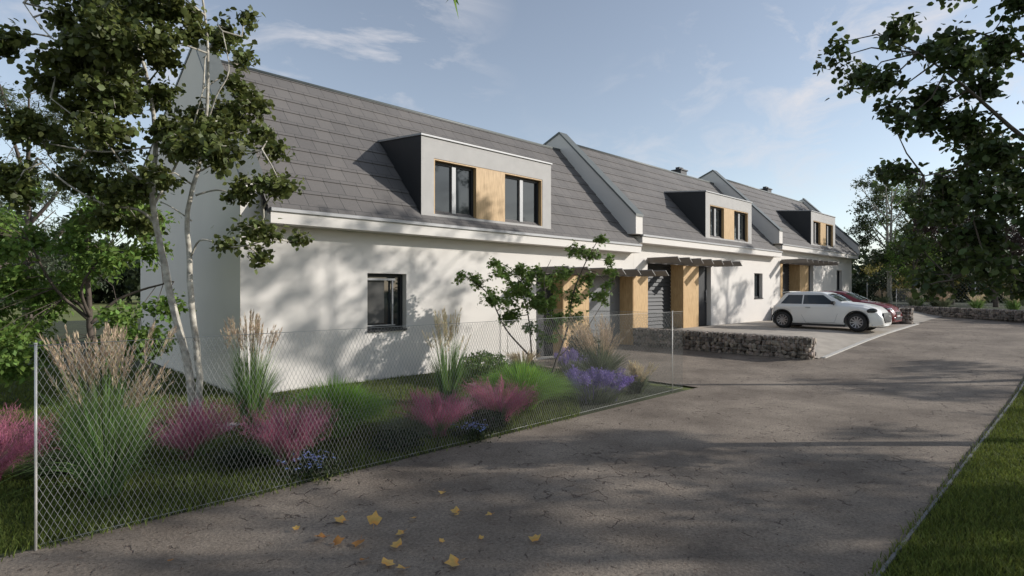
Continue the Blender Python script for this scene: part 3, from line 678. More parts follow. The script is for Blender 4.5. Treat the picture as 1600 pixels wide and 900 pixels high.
tree('garden_tree', 'bright green broad tree with low forking trunk behind the wire fence at the far left', 'tree', (1.32, 10.5, 0), RZ, lim, cl, leaf_bright, bark_dark, .08, 26, 41, 'kite', .8, .0025, spreadj=.06)
auto_tree('willow_tree', 'tall feathery grey-green tree behind the broad garden tree at the far left', 'tree', (1.6, 28.4, 0), 9.5, (3.3, 4.4, 5.6), leaf_pale, bark_dark, .16, 51, n=80, tw=16, per=12, cr=.9, shape='slim', r0=.2)
auto_tree('background_tree', 'pale hazy tree at the left edge, left of the feathery tree', 'tree', (1.0, 38.5, 0), 8, (4, 3.6, 4.6), leaf_pale, bark_dark, .2, 53, n=46, tw=14, per=10, cr=1.0, shape='kite', r0=.2)

# trees past the houses
auto_tree('silver_birch', 'tall light birch with white trunk just past the end of the houses', 'tree', (36.8, 8.0, .7), 8, (2.0, 3.1, 4.8), leaf_linden, bark_pale, .11, 61, n=80, tw=14, per=12, cr=.6, stems=2, r0=.12)
auto_tree('silver_birch', 'airy birch, second from the houses, right of the white-trunked one', 'tree', (40.5, 7.3, .7), 9, (2.2, 3.3, 5.3), leaf_bright, bark_pale, .11, 63, n=76, tw=13, per=11, cr=.6, stems=2, r0=.11)
auto_tree('plum_tree', 'dark purple-leaved round tree on a single dark trunk behind the low stone wall', 'tree', (34.6, 3.3, .8), 6, (3.1, 1.9, 4.3), leaf_purple, bark_dark, .12, 65, n=70, tw=17, per=10, cr=.8, r0=.12)
auto_tree('background_tree', 'dense dark green tree between the birches and the purple-leaved tree', 'tree', (39.5, 5.6, .7), 6, (2.3, 2.3, 3.4), leaf_linden, bark_dark, .13, 67, n=70, tw=15, per=10, cr=.7, r0=.1)
auto_tree('background_tree', 'dark green tree partly behind the purple-leaved tree at the right edge', 'tree', (41, 1.5, .7), 7, (3.2, 2.6, 4.2), leaf_dark, bark_dark, .14, 69, n=60, tw=15, per=10, cr=.85, r0=.13)
auto_tree('background_tree', 'small green tree close behind the red car, against the house end', 'tree', (35.0, 6.6, .6), 4, (1.2, 1.5, 2.6), leaf_bright, bark_dark, .1, 71, n=26, tw=13, per=9, cr=.5, r0=.07)
k = 0
for (x, y, rx, h_) in [(48,8,2.2,2.2),(50,5,2.4,2.0),(47,2,2.2,2.1),(52,11,3,3.4)]:
    auto_tree('yellow_shrub', ['yellow shrub seen low between the birch trunks', 'yellow shrub left of the purple tree trunk, beyond the far fence', 'yellow shrub right of the purple tree trunk, beyond the far fence', 'tall yellowish shrub furthest left behind the birches'][k], 'shrub', (x, y, .6), h_, (rx, h_*.5, h_*.62), leaf_yellow, bark_dark, .14, 80+k, n=22, tw=13, per=9, cr=.7, r0=.05, group='yellow shrubs beyond the far fence'); k += 1
# far wood
def far_wood():
    g = rng(90); P = []
    for i in range(70):
        a = rad(g.uniform(-8, 100)); d_ = g.uniform(75, 120); c = np.array([math.cos(a)*d_, math.sin(a)*d_, 0])
        h_ = g.uniform(6, 10); n = 420
        q = g.normal(0, 1, (n,3)); q /= np.linalg.norm(q, axis=1)[:,None]; q *= g.uniform(.6, 1, (n,1))
        P.append(c+q*np.array([4.5, 4.5, h_*.5])+np.array([0,0,h_*.5]))
    P = np.concatenate(P); V, F = leaves(P, 1.1, g, 'kite', 1.0, .4)
    o = np_mesh('far_wood', V, F, leaf_dark)
    tag(o, 'dark belt of distant woodland along the horizon', 'woodland', kind='stuff')
far_wood()

def hedge():
    g = rng(95); n = 26000; t = g.uniform(0, 1, n); a = np.array([52., 24.]); b = np.array([46., -10.])
    c = a+(b-a)*t[:,None]; h_ = 2.3+.35*np.sin(t*37)+.25*np.sin(t*83+1)
    P = np.stack([c[:,0]+g.normal(0, .55, n), c[:,1]+g.normal(0, .3, n), .4+g.uniform(0, 1, n)**.8*h_], 1)
    R = root('hedge', (49, 7, .4), 'long dark clipped hedge closing the garden beyond the far fence', 'hedge')
    V, F = leaves(P-np.array([49, 7, .4]), .22, g, 'kite', 1, .3); np_mesh('foliage', V, F, leaf_dark, R)
    m = MB()
hedge()

# trees outside the picture on the sunny side of the lane: their shade falls on the lane and the walls
gs = rng(7)
for i, (x, y, r_, zc_, hz, n_, tw_) in enumerate([
    (16.0, -1.2, 2.5, 8.1, 1.7, 30, 11), (31.4, -1.4, 1.3, 8.4, 1.9, 20, 11), (11.6, -6.2, 3.3, 5.8, 2.2, 52, 14), (15.5, -9.5, 3.2, 6.6, 2.6, 44, 13),
    (3.6, -3.4, 2.2, 4.6, 1.6, 40, 14), (21.5, -7.5, 2.8, 4.4, 2.4, 34, 12), (34.5, -5.0, 2.8, 3.6, 2.2, 30, 12), (27.5, -9.5, 2.6, 4.4, 2.2, 30, 12)]):
    auto_tree('lane_tree', ['tree across the lane from the nearest house', 'thin tall tree across the lane from the middle house', 'low broad tree behind the right verge', 'big tree well back from the right verge',
              'tree leaning over the lane entrance', 'round tree back from the verge opposite the cars', 'tree beside the turning circle', 'tree deep in the plot opposite the cars'][i],
              'tree', (x, y, 0), zc_+hz, (r_, hz, zc_), leaf_linden, bark_dark, .14, 100+3*i, n=int(n_*.8), tw=tw_, per=11, cr=.75, r0=.11, shape='kite')
# hanging twig of the entrance tree over the lane
def hanging():
    R = [o for o in bpy.data.objects if o.get('label') == 'tree leaning over the lane entrance'][0]
    ox, oy, _ = R.location
    m = MB(); m.tube([(3.6,-3.4,3.6), (3.2,-1.5,4.1), (2.4,.6,3.95), (1.9,2.1,3.6), (1.72,2.35,3.42)], [.04,.03,.018,.01,.004], 6)
    o = m.build('branch', bark_dark, R)
    g = rng(3); P = np.array([(1.75,2.38,3.36)]*9)+g.normal(0, .05, (9,3)); V, F = leaves(P, .16, g, 'slim', .35, 1.1)
    o2 = np_mesh('leaf_spray', V, F, leaf_bright, R)
    for q in (o, o2):
        q.matrix_parent_inverse = R.matrix_world.inverted()
    bpy.context.view_layer.update()
    for q in (o, o2): q.matrix_parent_inverse = Matrix.Rotation(-R.rotation_euler.z, 4, 'Z')@Matrix.Translation(-R.location)
hanging()

# ---------------------------------------------------------------- flower bed
def plume_grass(name, label, loc, h, spread, seed, nb=420, ns=60, plume=plume_tan, blade=blade_green, pl=.24, bh=.84, group=None, pw=.010, w=.0045):
    g = rng(seed); R = root(name, loc, label, 'ornamental grass', group)
    P, a = arcs(nb, g, .10, h*bh, spread*.62, 7, .5, .22)
    A = strips(P, np.array([1,1.1,1.1,1,.8,.5,.1])*w, g)
    P, a = arcs(nb//5, g, .10, h*.62, spread*1.15, 7, .5, .75)
    A2 = strips(P, np.array([1,1.1,1.1,1,.8,.5,.1])*w, g)
    P, a = arcs(ns, g, .08, h, spread*.62, 7, .30, .03)
    st = strips(P, np.array([1,1,.9,.8,.6,.5,.4])*.0020, g)
    A = join(A, A2, st); np_mesh('foliage', A[0], A[1], blade, R)
    # plume: many short bristles round the last part of each stem
    m = 34; t = g.uniform(0, 1, (ns, m)); end = P[:,-1]; dirn = P[:,-1]-P[:,-2]; dirn /= np.linalg.norm(dirn, axis=1)[:,None]
    c = end[:,None]-dirn[:,None]*(t*pl)[:,:,None]
    fat = (np.sin(np.clip(t, .03, 1)*math.pi)**.6*pw)[:,:,None]
    rnd = g.normal(0, 1, (ns, m, 3)); s0 = c+rnd*fat*.4; e0 = s0+dirn[:,None]*.04+rnd*fat
    B = strips(np.stack([s0, (s0+e0)/2, e0], 2).reshape(-1,3,3), [.0025, .0032, .0006], g)
    np_mesh('plumes', B[0], B[1], plume, R)
    return R
G1 = 'tall plume grasses in the flower bed'
plume_grass('plume_grass', 'largest tan-plumed grass, right behind the fence beside the first post', (.80, 5.65, 0), 1.42, .66, 201, 950, 120, pl=.26, group=G1, w=.0034)
plume_grass('plume_grass', 'tan-plumed grass right of the birch, before the house corner', (2.52, 7.3, 0), 1.50, .50, 202, 420, 70, group=G1)
plume_grass('plume_grass', 'pale-plumed upright grass below the square window, right side', (5.15, 6.75, 0), 1.42, .48, 203, 380, 62, group=G1, plume=plume_pale)
plume_grass('plume_grass', 'broad fan of brownish plumes next to the far fence post', (8.05, 6.1, 0), 1.28, .98, 204, 900, 190, blade=blade_grey, pl=.40, group=G1, pw=.013, bh=.70)
plume_grass('feather_grass', 'short cream feather grass at the foot of the far fence post', (8.0, 5.3, 0), .50, .34, 205, 420, 90, plume=plume_pale, blade=blade_grey, pl=.2, bh=.8)
plume_grass('feather_grass', 'straw-coloured feather grass low behind the maple stems', (7.9, 7.9, 0), .55, .6, 206, 420, 90, plume=plume_pale, blade=blade_grey, pl=.2, bh=.8)
def pink_grass(label, loc, h, spread, seed, n=520):
    g = rng(seed); R = root('pink_grass', loc, label, 'ornamental grass', 'pink hair grasses in the flower bed')
    P, a = arcs(420, g, .08, h*.62, spread*.75, 5, .4, .3)
    A = strips(P, np.array([1,1,.9,.6,.1])*.003, g); np_mesh('foliage', A[0], A[1], blade_green, R)
    P, a = arcs(n, g, .10, h*1.12, spread*1.05, 6, .5, .16)
    st = strips(P, np.array([1,1,.8,.7,.5,.2])*.0016, g)
    m = 16; t = g.uniform(0, 1, (n, m))**.7; seg = P[:,2][:,None]*(1-t)[:,:,None]+P[:,5][:,None]*t[:,:,None]
    seg += (P[:,4]-(P[:,2]+P[:,5])/2)[:,None]*(t*(1-t)*2)[:,:,None]
    d0 = P[:,-1]-P[:,-2]; d0 /= np.linalg.norm(d0, axis=1)[:,None]
    rnd = g.normal(0, 1, (n, m, 3))*.024; e0 = seg+rnd+d0[:,None]*.03
    B = strips(np.stack([seg, e0], 2).reshape(-1,2,3), [.0017, .0012], g)
    V, F = join(st, B); np_mesh('flower_haze', V, F, pink_m, R)
pink_grass('pink hair grass at the far left, cut by the first fence post', (.10, 6.75, 0), .62, .55, 211)
pink_grass('pink hair grass at the foot of the birch trunks', (1.62, 6.35, 0), .55, .52, 212)
pink_grass('deep pink hair grass close to the fence, left of the green mound', (2.22, 5.45, 0), .62, .46, 213)
pink_grass('rose pink hair grass in front of the pale-plumed grass', (3.95, 5.35, 0), .55, .42, 214)
pink_grass('light pink hair grass furthest right, beside the lavender side', (4.95, 5.35, 0), .52, .42, 215)
def mound(name, label, loc, h, spread, seed, m=blade_mound, n=1600, w=.0034, group=None):
    g = rng(seed); R = root(name, loc, label, 'ornamental grass', group)
    P, a = arcs(n, g, .16, h, spread, 6, .42, .5, smooth=True)
    A = strips(P, np.array([1,1.1,1,.8,.5,.1])*w, g); np_mesh('foliage', A[0], A[1], m, R)
G2 = 'soft green grass mounds in the flower bed'
mound('grass_mound', 'soft green grass mound between two pink grasses under the square window', (3.05, 6.15, 0), .80, .66, 221, group=G2, n=8000, w=.0045)
mound('grass_mound', 'large soft green grass mound left of the lavender', (5.75, 5.75, 0), .80, .74, 222, group=G2, n=8000, w=.0045)
mound('grass_mound', 'dark low grass clump between the green mound and the rose pink grass', (3.65, 5.5, 0), .34, .42, 223, blade_grey, 1200, group=G2)
mound('grass_mound', 'low dark clump right of the birch-foot pink grass', (1.95, 5.7, 0), .28, .35, 224, leaf_dark, 1100, group=G2)
mound('grass_mound', 'dark green low clump before the first pink grass, by the post', (.62, 6.6, 0), .3, .4, 225, leaf_dark, 1000, group=G2)
def lavender(label, loc, h, spread, seed, n=150):
    g = rng(seed); R = root('lavender', loc, label, 'lavender', 'lavender bushes')
    P, a = arcs(700, g, spread*.5, h*.6, spread*.5, 4, .4, .1); A = strips(P, np.array([1,1,.8,.2])*.004, g); np_mesh('foliage', A[0], A[1], blade_grey, R)
    P, a = arcs(n, g, spread*.55, h, spread*.42, 5, .38, .0); st = strips(P, np.array([1,1,1,.8,.6])*.002, g)
    m = 60; t = g.uniform(0, .30, (n, m)); k_ = t/.25
    c = P[:,-1][:,None]*(1-np.clip(k_, 0, 1))[:,:,None]+P[:,-2][:,None]*np.clip(k_, 0, 1)[:,:,None]
    V2, F2 = leaves((c+g.normal(0, .013, c.shape)).reshape(-1,3), .018, g, 'kite', .9, -.6)
    V, F = join(st, (V2, F2)); np_mesh('flower_spikes', V, F, lav_m, R)
lavender('big violet lavender bush leaning on the fence before the tall brown plumes', (6.95, 5.4, 0), .50, .60, 231, 200)
lavender('smaller lavender patch behind, left of the tall brown plumes', (9.0, 7.5, 0), .48, .50, 232, 110)
def bush(name, label, loc, rx, rz_, seed, m, n=3500, ls=.05, cat='shrub', group=None):
    g = rng(seed); R = root(name, loc, label, cat, group)
    q = g.normal(0, 1, (n,3)); q /= np.linalg.norm(q, axis=1)[:,None]; lum = 1+.18*np.sin(q[:,0:1]*7+seed)*np.cos(q[:,1:2]*6)
    q = q*g.uniform(.55, 1, (n,1))*lum*np.array([rx, rx, rz_]); q[:,2] = np.abs(q[:,2]+rz_*.8)
    V, F = leaves(q, ls, g, 'kite', 1, .2); np_mesh('foliage', V, F, m, R)
    s = MB()
    for k in range(9):
        e_ = q[g.integers(0, n)]*.8; s.tube([(0,0,-.02), tuple(e_*.5+np.array([0,0,.05])), tuple(e_)], [.014,.008,.003], 4)
    s.build('stems', bark_dark, R)
bush('round_shrub', 'round bluish-green shrub below the end of the white wall, left of the maple', (6.7, 7.7, 0), .50, .33, 241, leaf_maple, 4200, .045)
bush('low_shrub', 'dark low shrub behind the pink grass at the left post', (-.55, 7.9, 0), .6, .25, 242, leaf_dark, 2500, .05)
bush('low_shrub', 'dark low leafy shrub between the rose pink grass and the fence', (3.3, 5.15, 0), .28, .12, 243, leaf_dark, 1200, .035)
bush('low_shrub', 'small dark shrub under the right-hand pink grasses', (4.55, 5.15, 0), .25, .13, 244, leaf_dark, 1200, .035)
bush('low_shrub', 'leafy dark shrub in front of the grey garage door', (10.2, 8.2, 0), .45, .42, 245, leaf_dark, 2600, .06)
def flowers(name, label, loc, r_, seed, petal, n=26, size=.03, leafy=700, group=None):
    g = rng(seed); R = root(name, loc, label, 'flowers', group)
    q = g.normal(0, r_*.5, (leafy, 3)); q[:,2] = g.uniform(.01, .13, leafy)
    V, F = leaves(q, .035, g, 'kite', .8, .2); np_mesh('foliage', V, F, leaf_dark, R)
    V = []; 
    c = g.normal(0, r_*.45, (n,3)); c[:,2] = g.uniform(.12, .18, n)
    pos = np.repeat(c, 5, 0); V, F = leaves(pos, size, g, 'kite', .25, -.2); tag(np_mesh('blooms', V, F, petal, R), kind='stuff')
flowers('blue_flowers', 'small blue flowers creeping under the fence before the deep pink grass', (2.25, 4.98, 0), .26, 251, bluefl, 60, .022, group='low blue flowers at the lane edge')
flowers('blue_flowers', 'pale blue flowers at the lane edge between the two rose pink grasses', (4.15, 4.95, 0), .22, 252, bluefl, 50, .022, group='low blue flowers at the lane edge')
def rosette(label, loc, r_, seed, n=34):
    g = rng(seed); R = root('white_rosette', loc, label, 'flowers', 'white rosettes in the bed')
    P, a = arcs(n, g, .03, r_*.55, r_, 4, .3, .35); A = strips(P, np.array([.6,1.2,1,.1])*.016, g); np_mesh('petals', A[0], A[1], whitefl, R)
    P, a = arcs(30, g, .02, .08, r_*.7, 3, .3, .3); A = strips(P, np.array([1,1,.2])*.008, g); np_mesh('leaves', A[0], A[1], leaf_dark, R)
rosette('white rosette plant right of the birch trunks', (2.2, 7.15, .05), .17, 261)
rosette('white rosette plant left of the big green mound', (6.2, 7.3, .05), .16, 262)
rosette('white rosette plant under the maple stems', (7.3, 7.2, .05), .2, 263)
rosette('white rosette plant behind the largest plume grass', (.95, 6.9, .05), .15, 264)
# half-round white planter hood before the garage
def hood():
    R = root('planter_hood', (11.0, 8.9, 0), 'white arched planter hood with dark opening before the grey garage door', 'planter', rz=RZ)
    m = MB(); n = 14; ro, ri, dp = .40, .33, .5
    V = []; 
    for y in (-.25, .25):
        for r in (ro, ri):
            for k in range(n+1):
                t = math.pi*k/n; V.append((math.cos(t)*r*.8, y, .28+math.sin(t)*r))
            V.append((-r*.8, y, 0)); V.insert(len(V)-(n+2), (r*.8, y, 0))
    s_ = n+3; F = []
    for k in range(s_-1):
        F += [(k,k+1,s_+k+1,s_+k), (2*s_+k,3*s_+k,3*s_+k+1,2*s_+k+1), (k,2*s_+k,2*s_+k+1,k+1), (s_+k,s_+k+1,3*s_+k+1,3*s_+k)]
    m.add(V, F); m.build('shell', white_paint, R); b = MB(); b.box(-.26, .26, .20, .22, 0, .56); b.build('back_panel', dark_board, R)
hood()

# lawns
def lawn(name, label, n, area, h, seed, m=grass_m):
    g = rng(seed); P0 = area(g, n); n = len(P0)
    a = g.uniform(0, 6.28, n); ln = g.uniform(.1, .7, n)*h; H = h*g.uniform(.5, 1.1, n)
    d_ = np.stack([np.cos(a), np.sin(a)], 1)*ln[:,None]
    P = np.zeros((n,3,3)); P[:,0] = P0; P[:,1] = P0; P[:,2] = P0
    P[:,1,:2] += d_*.35; P[:,1,2] += H*.6; P[:,2,:2] += d_; P[:,2,2] += H
    V, F = strips(P, [.0035, .003, .0005], g)
    return tag(np_mesh(name, V, F, m), label, 'grass', kind='stuff')
def area_verge(g, n):
    d_ = 1.5+12*g.uniform(0, 1, n)**1.4; lat = g.uniform(.55, 1.0, n)*d_
    u = .7205*lat+.693*d_; v = .7205*d_-.693*lat; k = (v < .86+g.uniform(0,1,n)**3*.10)&(v > -3)
    u, v = u[k], v[k]; return np.stack([u, v, np.interp(u, [11.5,13,15,18,20,40],[0,.04,.14,.30,.38,.7])+.004], 1)
lawn('verge_grass', 'short mown grass of the verge right of the lane', 150000, area_verge, .055, 301)
def area_bed(g, n):
    d_ = 3.2+9*g.uniform(0, 1, n)**1.3; lat = g.uniform(-.95, .12, n)*d_
    u = .7205*lat+.693*d_; v = .7205*d_-.693*lat; k = (v > 4.90-g.uniform(0,1,n)**3*.16)&(v < 9.45+(u < 3.1)*8)&(u < 9.15)
    u, v = u[k], v[k]; return np.stack([u, v, 0*u-.003], 1)
lawn('garden_grass', 'short lawn between the plants behind the wire fence', 150000, area_bed, .06, 302)

# ---------------------------------------------------------------- wire fence
def wire_mesh(L_, h, pitch=.056, tall=.075, r=.0017):
    """chain link in the local xz plane"""
    nx = int(round(L_/pitch)); nz = int(round(h/(tall/2))); V = []; F = []
    P = []
    for i in range(nx):
        for sgn in (1, -1):
            for k in range(nz):
                x0 = (i+.5)*pitch; 
                a = x0+(pitch/2)*(0 if False else (1 if (k % 2 == 0) else 0))*1.0
        # zigzag strand: x swings between i*pitch and (i+1)*pitch
        zz = np.arange(nz+1)*(tall/2); xx = (i+((np.arange(nz+1)+i*0) % 2))*pitch
        P.append(np.stack([xx, np.where(np.arange(nz+1) % 2 == 0, r, -r), zz], 1))
    # neighbouring strands are mirrored so that they meet in diamonds
    Q = []
    for i, p in enumerate(P):
        q = p.copy(); k = np.arange(len(q))
        q[:,0] = pitch*(i+.5)+np.where((k+i) % 2 == 0, .5, -.5)*pitch
        Q.append(q)
    n = len(Q[0]); base = 0
    for q in Q:
        a = np.array([[0,r,0],[0,-r*.5,r*0],[0,-r*.5,0]])
        for k in range(n-1):
            p0, p1 = q[k], q[k+1]; d_ = (p1-p0)/np.linalg.norm(p1-p0); s1 = np.array([d_[2],0,-d_[0]])*r; s2 = np.array([0,r,0])
            b = base; V += [p0+s1, p0-s1*.5+s2*.87, p0-s1*.5-s2*.87, p1+s1, p1-s1*.5+s2*.87, p1-s1*.5-s2*.87]; base += 6
            F += [(b,b+1,b+4,b+3),(b+1,b+2,b+5,b+4),(b+2,b,b+3,b+5)]
    return np.array(V), np.array(F)
def fence(label, a, b, h, post_at, zb=0, ph=None, pitch=.019, tall=.078, r=.0014):
    a = Vector((*a, zb)); b = Vector((*b, zb)); L_ = (b-a).length; rz = math.atan2(b.y-a.y, b.x-a.x)
    R = root('wire_fence', a, label, 'fence', None, rz)
    V, F = wire_mesh(L_, h, pitch, tall, r); V[:,0] *= L_/max(V[:,0].max(), .01); np_mesh('mesh', V, F, wire_m, R)
    w = MB(); w.tube([(0,0,h),(L_,0,h)], .0025, 5); w.tube([(0,0,.02),(L_,0,.02)], .0025, 5); w.build('tension_wire', wire_m, R)
    for x in post_at:
        p = MB(); p.tube([(x,-.02,-.05),(x,-.02,h+.01)], .008 if ph is None else ph, 10); p.tube([(x,-.02,h+.008),(x,-.02,h+.02)], .010, 10); p.build('post', post_m, R)
    return R
fence('long galvanised chain link fence between the flower bed and the lane', (.31, 4.84), (8.85, 4.95), 1.335, [0, 8.15])
fence('short return of chain link fence behind the tall brown plumes', (8.86, 4.97), (8.86, 9.45), 1.30, [4.4], pitch=.03, tall=.09, r=.0010)
fence('fine mesh fence between the gardens at the far end of the row', (29.6, 6.2), (33.6, 6.2), .95, [0, 4.0], zb=.8, pitch=.06, tall=.15, r=.002)
fence('dark mesh fence behind the low stone wall at the far right', (36.5, 9.0), (33.5, -4.0), 1.25, [0,2.5,5,7.5,10,12.5], zb=.85, pitch=.08, tall=.2, r=.003, ph=.02)

# ---------------------------------------------------------------- gabions
def gabion(label, path, width, h, zb, seed, size=.13, jig=1.0):
    """stones packed in a wire cage along a path of (u,v) points; the path is the front face"""
    g = rng(seed); P = [np.array(p, float) for p in path]; R = root('gabion_wall', (*P[0], zb), label, 'stone wall', 'gabion walls')
    o0 = np.array([*P[0], zb])
    bm = bmesh.new(); bmesh.ops.create_icosphere(bm, subdivisions=1, radius=.53); T = np.array([v.co[:] for v in bm.verts]); F0 = np.array([[v.index for v in f.verts] for f in bm.faces]); bm.free()
    V = []; F = []; b = 0; seg = [np.linalg.norm(P[i+1]-P[i]) for i in range(len(P)-1)]
    for i in range(len(P)-1):
        d_ = (P[i+1]-P[i])/seg[i]; n_ = np.array([-d_[1], d_[0]])*jig
        zz = size*.4
        while zz < h:
            x = g.uniform(0, size)
            while x < seg[i]:
                for w in np.arange(size*.42, width, size*.95):
                    s = size*g.uniform(.75, 1.3, 3)*np.array([1.15, 1.1, .95]); R3 = rot_rand(1, g, 1.0)[0]
                    t_ = T*(1+g.normal(0, .2, (len(T),1)))*s; t_ = t_@R3.T
                    c = P[i]+d_*(x+g.normal(0, size*.1))+n_*(w+g.normal(0, size*.08))
                    z_ = min(zz+g.normal(0, size*.1), h-size*.25)
                    Q_ = t_+np.array([c[0], c[1], z_]); Q_[:,2] = np.clip(Q_[:,2], 0, h-g.uniform(0, .012, len(T)))
                    al = (Q_[:,:2]-P[i])@n_; tg = (Q_[:,:2]-P[i])@d_; al2 = np.clip(al, g.uniform(0, .012, len(T)), width-g.uniform(0, .012, len(T)))
                    if len(P) == 2: tg = np.clip(tg, g.uniform(0, .012, len(T)), seg[i])
                    Q_[:,:2] = P[i]+np.outer(tg, d_)+np.outer(al2, n_)
                    V.append(Q_+np.array([0, 0, zb])-o0); F.append(F0+b); b += len(T)
                x += size*g.uniform(.8, 1.05)
            zz += size*.72
    np_mesh('stone_fill', np.concatenate(V), np.concatenate(F), stone_m, R)
    w = MB()
    for i in range(len(P)-1):
        d_ = (P[i+1]-P[i])/seg[i]; n_ = np.array([-d_[1], d_[0]])*jig
        for off_ in (-.012, width+.012):
            for z_ in np.arange(0, h+.01, h/5):
                A = P[i]+n_*off_; B = P[i+1]+n_*off_; w.tube([(A[0]-o0[0],A[1]-o0[1],z_),(B[0]-o0[0],B[1]-o0[1],z_)], .0025, 4)
            for x in np.arange(0, seg[i]+.01, .1):
                A = P[i]+d_*x+n_*off_; w.tube([(A[0]-o0[0],A[1]-o0[1],0),(A[0]-o0[0],A[1]-o0[1],h)], .0022, 4)
    w.build('wire_cage', wire_m, R)
gabion('long stone-filled gabion wall beside the first driveway, in the middle of the lane view', [(13.95,4.55),(13.95,9.42)], .33, .62, -.02, 401, .13, -1)
gabion('short gabion wall past the nose of the red car', [(24.25,4.6),(24.25,9.4)], .33, .62, .44, 402, .14, -1)
gabion('low curving stone wall closing the turning area in front of the purple tree', [(33.3,9.2),(31.3,6.3),(29.2,4.2),(27.3,2.3),(26.0,.4),(25.2,-2)], .35, .42, .56, 403, .15, 1)
# planting strip behind the low stone wall
sheet('raised_bed', np.arange(25.0, 60, 1.0), np.linspace(-6, 26, 18), lambda u, v: (.90 if (u-26.35)*.72-(v-.4)*.69 > .15+.0*v and (v < 9.0 or u > 36) else .3), soil_m)
k = 0
for (x, y, h_, sp_, kind) in [(30.6,4.6,.75,.5,0),(29.6,3.4,.7,.55,1),(28.6,2.2,.8,.6,1),(27.9,1.3,.75,.5,0),(32.2,6.0,.8,.6,0),(33.6,7.6,.9,.6,0),(31.6,5.0,.5,.4,2),(27.3,.2,.6,.4,3),(34.2,6.2,.9,.6,1)]:
    labs = ['brownish grass tuft behind the low stone wall, left of the yellow tufts', 'yellow-green grass tuft on the low stone wall, left one by the purple tree trunk', 'yellow-green grass tuft on the low stone wall, just right of the purple tree trunk',
            'tan grass tuft at the right end of the low stone wall', 'brown grass tuft in the bend of the low stone wall', 'brown grass tuft behind the short gabion, by the house end', 'dark clump in the bend of the low stone wall', 'violet clump at the right edge behind the low stone wall', 'straw-coloured tuft under the birches']
    if kind == 3: lavender(labs[k], (x, y, .9), h_, sp_, 500+k, 120)
    elif kind == 2: mound('grass_mound', labs[k], (x, y, .9), h_, sp_, 500+k, leaf_dark, 600, .008)
    else: plume_grass('wall_grass', labs[k], (x, y, .88), h_, sp_, 500+k, 260, 60, plume=[plume_tan, plume_pale][kind], blade=[blade_grey, blade_green][kind], pl=.25, w=.008, group='grass tufts behind the low stone wall', pw=.02)
    k += 1

